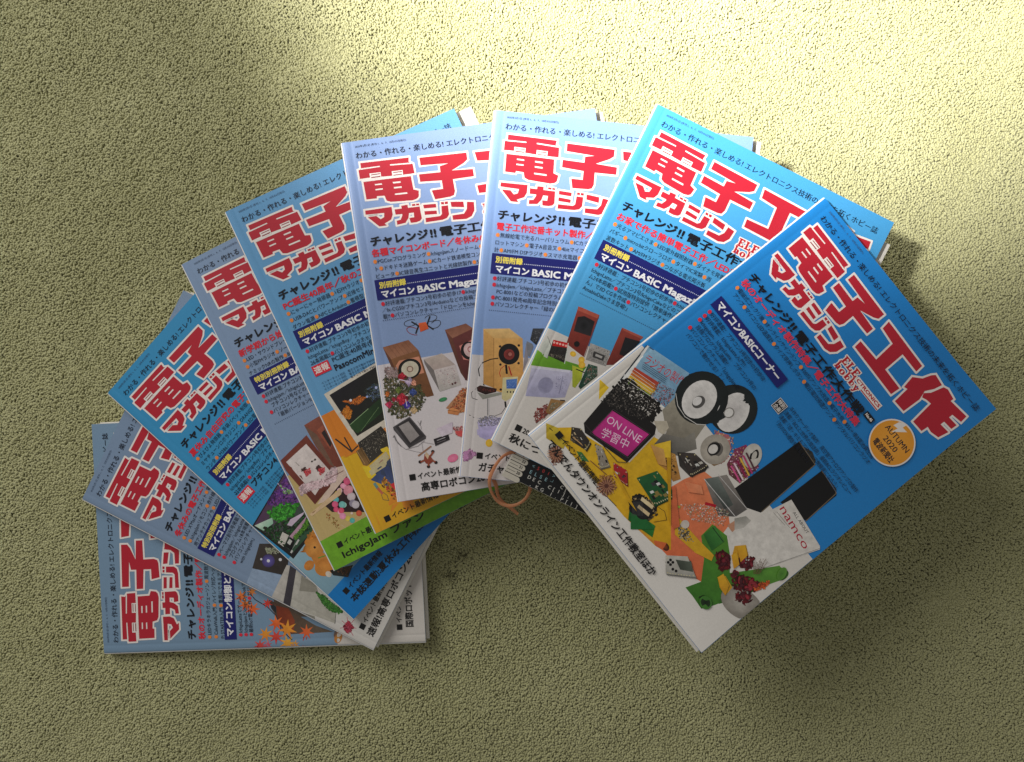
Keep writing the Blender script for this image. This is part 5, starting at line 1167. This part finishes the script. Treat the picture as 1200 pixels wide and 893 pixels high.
SPEC = {
 9: dict(base=((30, 128, 202), (36, 138, 212)), head='秋のオーディオ製作特集／電子工作大特集', hw=139,
    bl=['●電磁式コックリ機●オンラインサインランプ●100均アンプ大改造●電子木魚●555＋単3電池真空管', '　アンプ●マイコンLED温度計●クイズ早押しボタン●電圧電流帰還アンプ●デジタルバリコンラジオ'],
    box='one', boxt='マイコンBASICコーナー', boxr=91, ls=['●好評連載：プチコン3号初歩の初歩⑳', '●好評連載：IchigoLatte入門!!', '●IchigoJam、IchigoLatte　プチコン3号の', '　投稿プログラム満載!!', '●パソコンレクチャー「IchigoJamを', '　パソコンで動かせる！？」'], bot=('でんでんタウンオンライン工作教室ほか', 12.8, 129), year='2020 AUTUMN'),
 8: dict(base=((72, 158, 214), (82, 166, 218)), head='お家で作る簡単電子工作／LEDをぴかぴか', hw=133,
    bl=['●光るアマビエさま●LED紫外線照射器●ダイナモ発電', 'バギー●micro:bitクローラロボ●タイマIC実験●周', '波数キット●AM/FMラジオ●つながる電光掲示板'], box='two', boxk='別冊附録', boxr=135,
    ls=['●好評連載：プチコン3号初歩の初歩⑲●IchigoJam／', 'IchigoLatte／プチコン3号/IchigoCakeなどのプログラ', 'ム24本掲載!!●試用版特別提供「簡単操作のすいすい', 'ん」で3D CGを作成●パソコンレクチャー「疫病退散', 'AmabieDakeさま登場!」'], dots=160, bot=('秋につ、ながる工作', 11, 84), ev='2020年イベント最新情報', year='2020 SUMMER'),
 7: dict(base=((130, 164, 216), (142, 168, 218)), head='電子工作定番キット製作／春の', hw=90,
    bl=['●無線給電で光るハーバリュウム●ICカラオケ●ス', 'ロットマシン●電子A音音叉●4bitマイコン●電流', '計●AM/FM DSPラジオ●スマホ充電器●ほか'], box='two', boxk='別冊附録', boxr=135,
    ls=['●好評連載:プチコン3号初歩の初歩18●IchigoLatte', '●IchigoJam／IchigoLatte／プチコン3号／', '　PC-8001などの投稿プログラム24本掲載', '●PC-8001発売40周年記念特別企画', '●パソコンレクチャー「緑のIchigoJam」'], dots=160, bot=('ガチャルボ工作教室', 14, 66), year='2020 SPRING'),
 6: dict(base=((136, 162, 208), (148, 170, 212)), head='各種マイコンボード／冬休みの工作', hw=107,
    bl=['●PGConプログラミング●IchigoJamスノードーム●', 'ト●ドキドキ迷路ゲーム●ICカード鉄道模型コントロー', 'ピュータ●IC録音再生ユニットと光線銃製作●555タ'], box='two', boxk='別冊附録', boxr=135,
    ls=['●好評連載:プチコン3号初歩の初歩17●IchigoJam', '／fx-CG50/プチコン3号/Arduinoなどの投稿プロ', '載!!●パソコンレクチャー「ドローンをIchigoで'], dots=147.5, bot=('高専ロボコン2019速報', 20, 76), year='2019 WINTER'),
 5: dict(base=((102, 160, 206), (108, 166, 210)), head='PC誕生40周年／秋の工作特集', hw=95,
    bl=['●にゃーにゃー発振器●1石FMラジオ●ポケット', '●USB-DACとパワーアンプ●近接センサ●カウント', 'ダウン電源●NFCとArduino●蓄積型ライト'], box='two', boxk='別冊附録', boxr=135,
    ls=['●好評連載:プチコン3号初歩の初歩⑯●Ichigo', 'IchigoLatte／IchigoBoy／プチコン3号', '26本掲載!!●パソコンレクチャー「スマ'], dots=145.8, news=('PC誕生40周年(個人用)', 'PasocomMini PC-8001'), bot=('IchigoJam工作教室', 20, 76), year='2019 AUTUMN'),
 4: dict(base=((130, 154, 186), (136, 158, 190)), head='新学期から始める電子工作特集', hw=98,
    bl=['●LED・サウンドプレート●電子ルーレット', '●小型FMラジオ●ソーラー●かんたんオーディオ', 'ナミックNRの製作●BCLアンテナ●ほか'], box='two', boxk='特別別冊附録', boxr=135,
    ls=['●好評連載:プチコン3号初歩の初歩⑭', '●IchigoJam／IchigoLatte／', '　プチコン3号などの投稿プログラム', '●パソコンレクチャー', '　「最新バージョンIchigoJam」'], dots=160, bot=('IchigoJam ファン', 12, 80), year='2019 SPRING'),
 3: dict(base=((56, 146, 196), (62, 154, 204)), head='夏休み自由研究の電子工作特集', hw=98,
    bl=['●ぴよぴよ発振器●手袋パペット制御●LED', 'ミヤチューンロボラジコン●ORANGEpico●', 'ウンタ●LM386パワーアンプ●LED電光掲示'], box='two', boxk='別冊附録', boxr=135,
    ls=['●好評連載:プチコン3号初歩の初歩⑮', 'IchigoLatte／IchigoBoy／プチコン3号', '22本掲載!!●パソコンレクチャー「フル'], dots=145, news=('', 'プチコン4 SmileBASIC'), bot=('本誌連動:夏休み工作教室', 12, 96), year='2019 SUMMER'),
 2: dict(base=((126, 148, 176), (132, 152, 180)), head='冬休みの電子工作／人気', hw=76,
    bl=['●LED X\'Masオーナメント●電子サイコロ', '●IchigoJamリモコン●赤外線オシレータ', '用アンテナカップラ●LEDバッジ●ほか'], box='two', boxk='特別別冊附録', boxr=135,
    ls=['●ベーマガ創刊号掲載プログラム', '●IchigoJam／IchigoLatte', '　プログラム18本掲載', '●パソコンレクチャー「LED', '　with IchigoJam」'], dots=None, bot=('速報!高専ロボコン2018', 10, 90), year='2018 WINTER'),
 1: dict(base=((122, 150, 176), (128, 156, 182)), head='秋のオーディオ製作／電子工作', hw=96,
    bl=['●LEDキラキラガジェーソン●周波数カウンタ', '●CakeWalk入門●ハイレゾ対応ヘッドホン', 'Pi STARTER入門●重厚にできるアンプ●'], box='one', boxt='マイコン制御とマイコン工作', boxr=118,
    ls=['●IchigoLatteでゲーム', '●IchigoJamとIchigoDyhookでLED', '●最新IoT電子工作●ガジェット制御'], dots=None, bot=('国際ロボット展ほか', 14, 62), year='2018 AUTUMN'),
}
GL = {
 1: 'grey blue magazine printed with orange maple leaves, lowest in the fan',
 2: 'grey blue magazine printed with starry black panel and green grass tuft, second lowest',
 3: 'bright cyan magazine with toy bear picture and blue bottom strip, left side of the fan',
 4: 'grey blue magazine with framed red earrings and pastel beads over a green bottom strip',
 5: 'sky blue magazine with orange and yellow lower cover and white bordered night game photo',
 6: 'lavender blue magazine showing orange drone, brown wooden speakers and a floral wreath',
 7: 'pale blue magazine showing a tall light wooden speaker box with round black driver',
 8: 'cyan magazine showing red wooden speakers, green base and a translucent white radio',
 9: 'deep blue magazine on top of the fan with orange season badge and magenta monitor screen'}
def add_art(P, ops, rnd):
    for o in ops:
        k = o[0]
        if k == 'P': P.poly(o[1], o[2], o[3], o[4])
        elif k == 'E': P.ell(o[1], o[2], o[3], o[4], o[5], o[6])
        elif k == 'S': P.speck(o[1], o[2], o[3], o[4], rnd)
        elif k == 'L': P.line(o[1], o[2], o[3])
        elif k == 'T':
            _, t, a, h, c, e, b, r = o
            ang = math.atan2(e[1] - a[1], e[0] - a[0]); P.text(t, a[0], a[1], h, c, b, fit=math.dist(a, e), rot=ang)
E_ = [[(0,0),(5.6,0),(5.6,2),(4.6,2),(4.2,1.2),(2.6,1.2),(2.6,2.8),(3.9,2.8),(3.9,4),(2.6,4),(2.6,5.8),(4.3,5.8),(4.8,4.8),(5.8,4.8),(5.8,7),(0,7),(0,6),(.8,6),(.8,1),(0,1)]]
L_ = [[(0,0),(3.4,0),(3.4,1),(2.6,1),(2.6,5.8),(4.2,5.8),(4.6,4.4),(5.6,4.4),(5.6,7),(0,7),(0,6),(.8,6),(.8,1),(0,1)]]
h_ = [[(0,0),(2.4,0),(2.4,3.2),(3.4,2.7),(4.6,3),(5,3.8),(5,6.2),(5.6,6.2),(5.6,7),(3,7),(3,4),(2.4,4),(2.4,6.2),(2.9,6.2),(2.9,7),(0,7),(0,6.2),(.6,6.2),(.6,.9),(0,.9)]]
b_ = [[(0,0),(2.2,0),(2.2,3),(3.6,2.7),(5,3.5),(5.3,5),(4.8,6.4),(3.6,7.1),(2.2,6.8),(1.6,7),(.6,7),(.6,.9),(0,.9)]]
y_ = [[(0,2.8),(2.6,2.8),(2.6,3.6),(2.2,3.6),(3,5.4),(3.7,3.6),(3.2,3.6),(3.2,2.8),(5.4,2.8),(5.4,3.6),(4.9,3.6),(3,8.6),(1.8,9.4),(.5,9),(.4,8),(1.4,8),(2.1,7.4),(.6,3.6),(0,3.6)]]
def title(P):
    for g in GLYPH:
        if len(g) > 4 or (max(p[0] for p in g) - min(p[0] for p in g)) > 4: P.poly(WHT, offset_poly(g, 1.55))
        else: P.poly(WHT, offset_poly(g, 1.1))
    for g in GLYPH: P.poly(RED, g)
    for g in SLIT: P.poly(WHT, g)
    for g in BAR: P.poly((150, 60, 66), g)
    # ELECTRONICS hobby mark
    let = [(E_, 105.5, 64.8, .93), (L_, 111.6, 64.8, .93), (E_, 117.6, 64.8, .93), (h_, 105, 71.4, .88), (b_, 116.2, 71.4, .88), (b_, 121.6, 71.4, .88), (y_, 127, 71.4, .88)]
    S = [[(x + p[0] * k, y + p[1] * k) for p in g[0]] for g, x, y, k in let]
    for q in S: P.poly(WHT, offset_poly(q, .8))
    P.ell(WHT, (113.0, 76), 3.3, 2.9)
    P.poly(WHT, [(124, 67.8), (153, 67.8), (153, 74), (133, 74), (124, 72)])
    for q in S: P.poly((190, 30, 44), q)
    P.ell((190, 30, 44), (113.0, 76), 2.5, 2.1); P.ell(WHT, (113.0, 76), .75, 1.35)
    for x in (119.3, 124.7): P.ell(WHT, (x, 75.8), .6, 1.2)
    P.text('CTRONICS', 124.8, 70.2, 4.0, (190, 30, 44), .03, fit=27.4); P.line((190, 30, 44), .8, [(133, 73.2), (152.4, 73.2)])
def masthead(P, i):
    S = SPEC[i]
    P.text('2020年3月1日 (季刊 1、4、7、10月の5日発行)', 10, 4.7, 2.2, (60, 74, 100), 0, fit=42)
    P.text('わかる・作れる・楽しめる! エレクトロニクス技術の未来を拓くホビー誌', 9.4, 12.2, 6.3, INK, .008, fit=192)
    P.text('チャレンジ', 10, 83 - (i == 3) + 1.8 * (i == 9), 9.2, (14, 16, 26), .034, fit=48); P.text('!!', 59, 83 - (i == 3) + 1.8 * (i == 9), 9.6, (14, 16, 26), .034, fit=6); P.text('電子工作大作戦', 67, 83 - (i == 3) + 1.8 * (i == 9), 9.4, (14, 16, 26), .03, fit=80)
    P.poly((14, 16, 26), [(148.5, 79.6), (157.5, 79.6), (157.5, 84.6), (148.5, 84.6)]); P.text('No.46', 149.3, 82.1, 3.6, WHT, .03, fit=7.4)
def lettering(P, i):
    S = SPEC[i]
    P.text(S['head'], 10, 92.4, 7.2, PINK if i == 9 else (222, 40, 58), .026, fit=S['hw'] * 1.02)
    y = 99.3
    for t in S['bl']:
        P.text(t, 10, y, 4.7, INK, 0, bc=OR, xs=.92 if i != 9 else .86)
        for x in (): pass
        y += 6 if i != 9 else 5.2
    if S['box'] == 'two':
        P.poly(NAVY, [(8.8, 114), (S['boxr'], 114), (S['boxr'], 130.6), (8.8, 130.6)])
        kx = 22 if len(S['boxk']) == 4 else 33
        P.text(S['boxk'], 12, 119, 6.0, YEL, .03, fit=kx)
        for k in range(60):
            x = 13.5 + kx + k * 1.55
            if x < S['boxr'] - 3: P.ell((210, 215, 235), (x, 120.4), .42, n=8); P.z -= P.step
        P.up()
        P.text('マイコン', 12.3, 126.5, 7.4, (244, 244, 246), .034, fit=28); P.text('BASIC', 42, 126.5, 8.2, (244, 244, 246), .03, fit=23.5); P.text('Magazine', 68, 126.5, 8.2, (244, 244, 246), .03, fit=38)
        y = 134.2; dy = 5.15
    else:
        P.poly(NAVY, [(8.8, 113), (S['boxr'], 113), (S['boxr'], 124), (8.8, 124)])
        P.text(S['boxt'], 11.5, 118.5, 8.2, (244, 244, 246), .03, fit=S['boxr'] - 16); y = 128; dy = 4.9
    for t in S['ls']:
        P.text(t, 11, y, 4.75, INK, .004, bc=RB, xs=.9); y += dy
    if S.get('dots'):
        for k in range(95): P.ell((44, 56, 90), (11 + k * 1.7, S['dots']), .38, n=7); P.z -= P.step
        P.up()
    if S.get('news'):
        P.poly(RB, [(10, 147.5), (25, 147.5), (25, 156.5), (10, 156.5)]); P.text('速報', 11, 152, 7, WHT, .02, fit=13)
        P.text(S['news'][0], 28, 149.6, 5.6, INK, .01) if S['news'][0] else None
        P.text(S['news'][1], 27, 156.4 if S['news'][0] else 151, 7.6, INK, .02)
        for r in range(3): P.text('インターネット対応　電子工作で動かすBASICプログラム　新登場最新版特別企画', 12, (163.5 if S['news'][0] else 159) + r * 2.8, 2.4, (40, 60, 90), 0, fit=88)
def notes(P, i):
    S = SPEC[i]
    if i == 9:
        P.poly((16, 16, 20), [(98.5, 126.5), (107, 126.5), (107, 135.8), (98.5, 135.8)]); P.line(WHT, .4, [(98.5, 126.5), (107, 126.5), (107, 135.8), (98.5, 135.8), (98.5, 126.5)])
        P.text('特別', 99.3, 129, 4, WHT, .02, fit=7); P.text('企画', 99.3, 133.4, 4, WHT, .02, fit=7)
        for r, t in enumerate(('手作りオーディオ製作　真空管アナログアンプの製作', '連載「BCLと世界の放送局」最新BCLラジオレビュー', '連載「続・キミもアマチュア無線家になろう」', '「別のDX通信を楽しもう」')):
            P.text(t, 109, 125.8 - .1 + r * 4.9, 4.5, INK, .004, xs=.82)
        c = (179.3, 80.4); P.ell(WHT, c, 18.4, n=48); P.ell((236, 158, 48), c, 17.3, n=48, c2=(240, 168, 62))
        P.poly(WHT, [(170.5, 66), (176, 62), (175.6, 66.5), (180.5, 66), (172.5, 75.5), (173.6, 70), (169.6, 71)])
        P.text('AUTUMN', 166.6, 75.2, 7, INK, .014, fit=26); P.text('2020', 172, 82, 7, INK, .014, fit=14.5); P.text('電波新聞社', 168.6, 89.6, 6.6, INK, .02, fit=22)
    blk = (24, 22, 22)
    e = {1: -4.7, 3: -3.5, 5: 10.8}.get(i, 0)
    P.poly(blk, [(12, 275.4 + e), (17, 275.4 + e), (17, 280.4 + e), (12, 280.4 + e)])
    P.text(S.get('ev', 'イベント最新情報'), 18.4, 277.9 + e, 6.2, blk, .018, xs=.92)
    if i != 5: t, u, wd = S['bot']; P.text(t, u, 287.3 + e, 8.4, blk, .022, fit=wd)

def slab(name, u0, u1, v0, v1, z0, z1, mat, parent, col=None, strata=1, seed=0, jit=0.):
    """stack of thin leaves; every leaf block sticks out a little differently"""
    R = random.Random(seed); V = []; F = []
    for k in range(strata):
        a = z0 + (z1 - z0) * k / strata; b = z0 + (z1 - z0) * (k + 1) / strata - (.03 if strata > 1 else 0)
        j = [R.uniform(0, jit) for _ in range(4)]; n = len(V)
        for z in (a, b):
            for u, v in ((u0 - j[0] * .2, v0 - j[1]), (u1 + j[2], v0 - j[1]), (u1 + j[2], v1 + j[3]), (u0 - j[0] * .2, v1 + j[3])):
                V.append(((u - 105) * MM, (H / 2 - v) * MM, z * MM))
        F += [(n, n + 1, n + 2, n + 3), (n + 7, n + 6, n + 5, n + 4)] + [(n + (q + 1) % 4, n + q, n + 4 + q, n + 4 + (q + 1) % 4) for q in range(4)]
    me = bpy.data.meshes.new(name); me.from_pydata(V, [], F)
    if col is not None:
        ca = me.color_attributes.new('Col', 'FLOAT_COLOR', 'POINT'); ca.data.foreach_set('color', list((*lin(col), 1)) * len(V))
    me.update(); return link(name, me, parent, mat)

def magazine(i):
    S = SPEC[i]; root = empty('magazine', pose(i, -TH)); tag(root, GL[i], 'magazine', 'magazines fanned out on the carpet')
    rr = random.Random(i * 17)
    ph = rr.uniform(0, 6)
    def bend(u, v):
        z = -.75 * math.exp(-u / .9) - .22 * math.exp(-((u - 7) / 1.1) ** 2) + .16 * math.sin(math.pi * max(0, u - 7) / 203) + .05 * math.sin(v / 47 + ph) * math.sin(u / 61 + ph)
        if i == 5: z += 2.0 * math.exp(-((u / 30) ** 2 + ((H - v) / 34) ** 2)) * min(1, u / 6 + .15)
        if i == 9: z += 1.9 * math.exp(-(((210 - u) / 26) ** 2 + (v / 30) ** 2)) + 1.6 * math.exp(-(((210 - u) / 28) ** 2 + ((H - v) / 26) ** 2)) - .5 * math.exp(-(((u - 130) / 50) ** 2 + ((v - 150) / 80) ** 2))
        if i in (7, 8): z += .25 * math.exp(-((u / 60) ** 2 + ((v) / 60) ** 2))
        return z
    # front cover sheet with its own thickness
    V = []; F = []; C = []; nx = len(GX); ny = len(GY); c0, c1 = map(lin, S['base'])
    for v in GY:
        for u in GX:
            V.append(((u - 105) * MM, (H / 2 - v) * MM, (TH + bend(u, v)) * MM)); t = v / H
            C.append((*[c0[k] + (c1[k] - c0[k]) * t for k in range(3)], 1))
    for b in range(ny - 1):
        for a in range(nx - 1): F.append((b * nx + a, (b + 1) * nx + a, (b + 1) * nx + a + 1, b * nx + a + 1))
    per = [a for a in range(nx)] + [b * nx + nx - 1 for b in range(1, ny)] + [(ny - 1) * nx + a for a in range(nx - 2, -1, -1)] + [b * nx for b in range(ny - 2, 0, -1)]
    n0 = len(V)
    for p in per: V.append((V[p][0], V[p][1], V[p][2] - .28 * MM)); C.append((*lin((235, 230, 222)), 1))
    m0 = len(V)
    for p in per: V.append(V[p]); C.append((*lin((235, 230, 222)), 1))
    for k in range(len(per)):
        q = (k + 1) % len(per); F.append((m0 + k, m0 + q, n0 + q, n0 + k))
    me = bpy.data.meshes.new('front_cover'); me.from_pydata(V, [], F); ca = me.color_attributes.new('Col', 'FLOAT_COLOR', 'POINT'); ca.data.foreach_set('color', np.array(C, 'f').ravel())
    me.update(); cover = link('front_cover', me, root, PRINT, smooth=True)
    P = Print(bend, z0=.2 if i in (5, 9) else .06); nb = {5: 3, 3: 2}.get(i, 1); add_art(P, ART[i][:nb], rr); link('cover_background', P.mesh('cover_background', TH), cover); P2 = P; P = Print(bend, z0=P2.z + .004, step=.0015); add_art(P, ART[i][nb:], rr); zt = P.z; link('cover_picture', P.mesh('cover_picture', TH), cover)
    P = Print(bend, z0=max(.25, zt + .01)); lettering(P, i); z0 = P.z = max(.25, zt + .01); P.v and link('feature_lettering', P.mesh('feature_lettering', TH), cover)
    P = Print(bend, z0=z0); masthead(P, i); link('tagline_lettering', P.mesh('tagline_lettering', TH), cover)
    P = Print(bend, z0=z0); notes(P, i); link('event_lettering', P.mesh('event_lettering', TH), cover)
    P = Print(bend, z0=.12, step=.0025); title(P); link('cover_title', P.mesh('cover_title', TH), cover)
    # spine: a slightly rounded white sheet
    V = []; F = []; prof = [(.05, .1), (-.75, .7), (-1.15, 1.6), (-1.15, TH - 2.2), (-.95, TH - 1.3), (-.45, TH - .8), (.0, TH - .72)]
    for v in (0, H):
        for du, z in prof: V.append(((du - 105) * MM, (H / 2 - v) * MM, z * MM))
    n = len(prof)
    for k in range(n - 1): F.append((k, k + 1, n + k + 1, n + k))
    me = bpy.data.meshes.new('spine'); me.from_pydata(V, [], F); ca = me.color_attributes.new('Col', 'FLOAT_COLOR', 'POINT'); ca.data.foreach_set('color', list((*lin((238, 234, 230)), 1)) * len(V)); me.update()
    sp = link('spine', me, root, PRINT, smooth=True)
    class SP(Print):
        def mesh(s, name):
            me = bpy.data.meshes.new(name); V = [((-1.152 - 105 - z * .1) * MM, (H / 2 - u) * MM, (TH - v) * MM) for u, v, z in s.v]
            me.from_pydata(V, [], s.f); ca = me.color_attributes.new('Col', 'FLOAT_COLOR', 'POINT')
            arr = np.ones((len(V), 4), 'f'); arr[:, :3] = np.array(s.c); ca.data.foreach_set('color', arr.ravel()); me.materials.append(PRINT); me.update(); return me
    P = SP(bend, z0=.05, step=.01)
    P.text('電子工作マガジン', 12, 3.0, 3.0, RED, .03, fit=62); link('spine_title', P.mesh('spine_title'), sp); P = SP(bend, z0=.05, step=.01); P.text(S['year'], 88, 3.0, 2.8, (20, 22, 30), .03, fit=30); P.text('別冊附録マイコンBASIC Magazine', 126, 3.0, 2.8, (20, 22, 30), .02, fit=70); P.text('電波新聞社', 262, 3.0, 2.8, (20, 22, 30), .02, fit=22)
    link('spine_lettering', P.mesh('spine_lettering'), sp)
    slab('page_block', .0, 209.3, .5, H - .5, .28, TH - .75, PAGES, root, strata=9, seed=i, jit=.55)
    slab('back_cover', .1, 210, 0, H, 0, .25, PRINT, root, col=(228, 226, 222))
    return root
for i in range(1, 10): magazine(i)

# ---------------------------------------------------------------- supplement booklets slid under their magazines
BOOK = {1: (1, 211.0, 4, 298.6), 2: (1.2, 211.0, 4, 298.6), 5: (30, 224.5, 2, 296), 6: (23, 217, 1.5, 295), 7: (24, 218.5, 1, 295), 8: (19.3, 217.8, 14.5, 317), 9: (14, 210.6, 5, 298.6)}
BL = {1: 'thin white booklet edge peeking from under the maple leaf magazine at bottom left', 2: 'thin pale booklet edge under the grey blue magazine with the starry black panel',
 5: 'white booklet corner sticking out at top behind the sky blue magazine with orange lower cover', 6: 'white booklet edge with a black speck peeking above the pale blue wooden speaker magazine',
 7: 'narrow white booklet edge beside the top right corner of the pale blue speaker magazine', 8: 'black booklet printed with computer code poking out below the cyan magazine beside the rubber band',
 9: 'white booklet edge along the bottom side of the deep blue top magazine'}
for i, (u0, u1, v0, v1) in BOOK.items():
    r = empty('supplement_booklet', pose(i, -TH - 2.1)); tag(r, BL[i], 'booklet', 'supplement booklets under the magazines')
    slab('pages', u0 + .1, u1 - .2, v0 + .2, v1 - .3, .15, 1.7, PAGES, r, strata=3, seed=40 + i, jit=.25)
    slab('back_cover', u0, u1, v0, v1, 0, .14, PRINT, r, col=(225, 220, 212))
    fc = slab('front_cover', u0, u1, v0, v1, 1.72, 1.88, PRINT, r, col=(232, 228, 220))
    if i == 8:
        P = Print(lambda u, v: 0, z0=.02)
        PX = lambda c, pts, *a: P.poly(c, pts, *a, clip=False)
        PX((20, 21, 24), [(20.2, 15), (196, 15), (196, 316.9), (20.2, 316.9)])
        for k in range(5):
            v = 293.6 + k * 5.15; e = 34.5
            PX((205, 198, 184), [(19.4, v), (e - 2, v), (e - .6, v + .8), (e, v + 2.3), (e - .6, v + 3.9), (e - 2, v + 4.6), (19.4, v + 4.6)])
        P.text('22', 29.2, 300.8, 3.4, (30, 28, 28), .03); P.text('21', 29.2, 306, 3.4, (30, 28, 28), .03); P.text('20', 29.2, 311.2, 3.4, (30, 28, 28), .03)
        for k in range(3): P.line((90, 86, 80), .35, [(21, 301 + k * 5.15), (28, 301 + k * 5.15)])
        PX((222, 216, 206), [(19.35, 292), (20.2, 292), (20.2, 316.8), (19.35, 316.8)])
        BLU = (150, 190, 200); WH = (210, 208, 200)
        rows = [(300.6, 38.2, '<501>', None), (305.8, 38.5, 'ELSE┘', BLU), (310.2, 38.8, 'DEC C[I];', WH), (314.7, 38.8, ' ,KG I.P[I]', WH), (295.5, 38.2, 'IF X>9 THEN A=1:GOTO', BLU)]
        for v, u, t, c in rows:
            for k, ch in enumerate(t):
                if ch == ' ': continue
                cc = c or ((205, 70, 70) if ch in '501' else BLU)
                P.text(ch, u + k * 4.56, v, 4.4, cc, .012)
            P.up()
        more = [(300.6, 66, 'FOR I=0 TO 9:'), (305.8, 66, 'C[I]=RND(50)'), (310.2, 84, 'NEXT'), (314.7, 96, 'PRINT C')]
        for v, u, t in more:
            for k, ch in enumerate(t):
                if ch != ' ': P.text(ch, u + k * 4.56, v, 4.4, WH, .012)
            P.up()
        link('cover_lettering', P.mesh('cover_lettering', 1.88, False), fc)
    if i == 6:
        P = Print(lambda u, v: 0, z0=.02); P.ell((40, 44, 50), (193, 9.5), 1.1, .5); link('cover_lettering', P.mesh('cover_lettering', 1.88), fc)

# ---------------------------------------------------------------- rubber band
def ribbon(name, pts, wdt, th, closed, parent, mat):
    n = len(pts); Q = []
    P = [Vector(p) * MM for p in pts]; N = 6
    rng = range(n if closed else n - 1)
    for i in rng:
        a, b, c, d = (P[(i - 1) % n] if closed or i else P[0]), P[i], P[(i + 1) % n], (P[(i + 2) % n] if closed or i + 2 < n else P[-1])
        for k in range(N):
            t = k / N; Q.append(.5 * ((2 * b) + (c - a) * t + (2 * a - 5 * b + 4 * c - d) * t * t + (3 * b - a - 3 * c + d) * t ** 3))
    if not closed: Q.append(P[-1])
    V = []; F = []; m = len(Q); sec = [(.5, .25), (.42, .5), (-.42, .5), (-.5, .25), (-.5, -.25), (-.42, -.5), (.42, -.5), (.5, -.25)]
    for i in range(m):
        tg = (Q[(i + 1) % m] - Q[i - 1]) if closed else (Q[min(i + 1, m - 1)] - Q[max(i - 1, 0)])
        tg.normalize(); tw = .25 * math.sin(i * .21); up = Vector((0, 0, 1)); sd = tg.cross(up).normalized(); nn = sd.cross(tg).normalized()
        s2 = sd * math.cos(tw) + nn * math.sin(tw); n2 = nn * math.cos(tw) - sd * math.sin(tw)
        ww = wdt * (1 + .12 * math.sin(i * .37))
        for a, b in sec: V.append(Q[i] + s2 * a * ww * MM + n2 * b * th * MM)
    for i in range(m if closed else m - 1):
        for j in range(8): F.append((i * 8 + j, i * 8 + (j + 1) % 8, ((i + 1) % m) * 8 + (j + 1) % 8, ((i + 1) % m) * 8 + j))
    if not closed: F.append(tuple(range(8))); F.append(tuple((m - 1) * 8 + j for j in range(7, -1, -1)))
    me = bpy.data.meshes.new(name); me.from_pydata(V, [], F); me.update(); return link(name, me, parent, mat, smooth=True)
bnd = empty('rubber_band', Matrix.Identity(4)); tag(bnd, 'orange rubber band loop hanging off the magazines beside the black code booklet', 'rubber band')
ribbon('band_loop', [[-0.2, -62.5, 75.6], [-8.5, -61.7, 75.9], [-16.7, -65.8, 76.4], [-23.6, -75.5, 76.4], [-26.8, -85.3, 75.4], [-24.5, -96.3, 71.0], [-17.7, -104.5, 68.0], [-7.9, -106.4, 67.0], [1.2, -101.9, 67.0], [6.1, -93.1, 69.0], [4.6, -84.3, 71.5], [-0.2, -74.5, 73.0]], 2.6, .8, True, bnd, BAND)
ribbon('band_strand', [[-24, -84, 70.0], [-21.6, -90, 68.0], [-20.2, -98.2, 64.5], [-16.2, -105, 61.0], [-9.5, -110.4, 58.0], [-3.8, -115.7, 56.0]], 2.8, .8, False, bnd, BAND)

# ---------------------------------------------------------------- lint on the carpet
m, N, L, B = nodes('dark_lint'); B.inputs['Base Color'].default_value = (.035, .03, .018, 1); B.inputs['Roughness'].default_value = .9
def lint(x, y, r, n, label, seed):
    R = random.Random(seed); V = []; F = []
    for k in range(n):
        a = R.uniform(0, 6.28); p = Vector((R.gauss(0, r * .45), R.gauss(0, r * .45), R.uniform(0, .8))); h = .16
        prev = None
        for s in range(6):
            a += R.uniform(-.9, .9); q = p + Vector((math.cos(a), math.sin(a), R.uniform(-.2, .2))) * r * .28; b = len(V)
            d = Vector((-math.sin(a), math.cos(a), 0)) * h
            V += [(p + d) * MM, (p - d) * MM, (p + Vector((0, 0, h * 1.4))) * MM]
            if prev is not None: F += [(prev, prev + 1, b + 1, b), (prev + 1, prev + 2, b + 2, b + 1), (prev + 2, prev, b, b + 2)]
            prev = b; p = q
    me = bpy.data.meshes.new('lint_fluff'); me.from_pydata(V, [], F); o = link('lint_fluff', me, mat=m); o.location = (x * MM, y * MM, .0012); tag(o, label, 'lint', 'dark fluff on the carpet')
lint(-55.6, -163.5, 3.8, 12, 'small dark fluff on bare carpet, nearest below the rubber band', 1)
lint(-66, -183, 4.4, 16, 'largest dark fluff on the carpet left of centre, furthest from the rubber band', 2)
lint(-77, -152, 3.6, 7, 'faint dark fluff close to the left pile corner under the fan', 3)
lint(-429.4, -259.6, 1.0, 8, 'tiny dark speck on the carpet at the lower left of the picture', 4)
lint(-369.1, 292.6, 1.2, 8, 'tiny dark speck on the carpet at the upper left, nearer the corner', 5)
lint(-343.2, 275.3, 1.0, 8, 'tiny dark speck on the carpet at the upper left, nearer the magazines', 6)
bpy.data.objects.remove(_fo)
carpet_pile()
for o in COL.objects:
    if 'lettering' in o.name: o['kind'] = 'stuff'
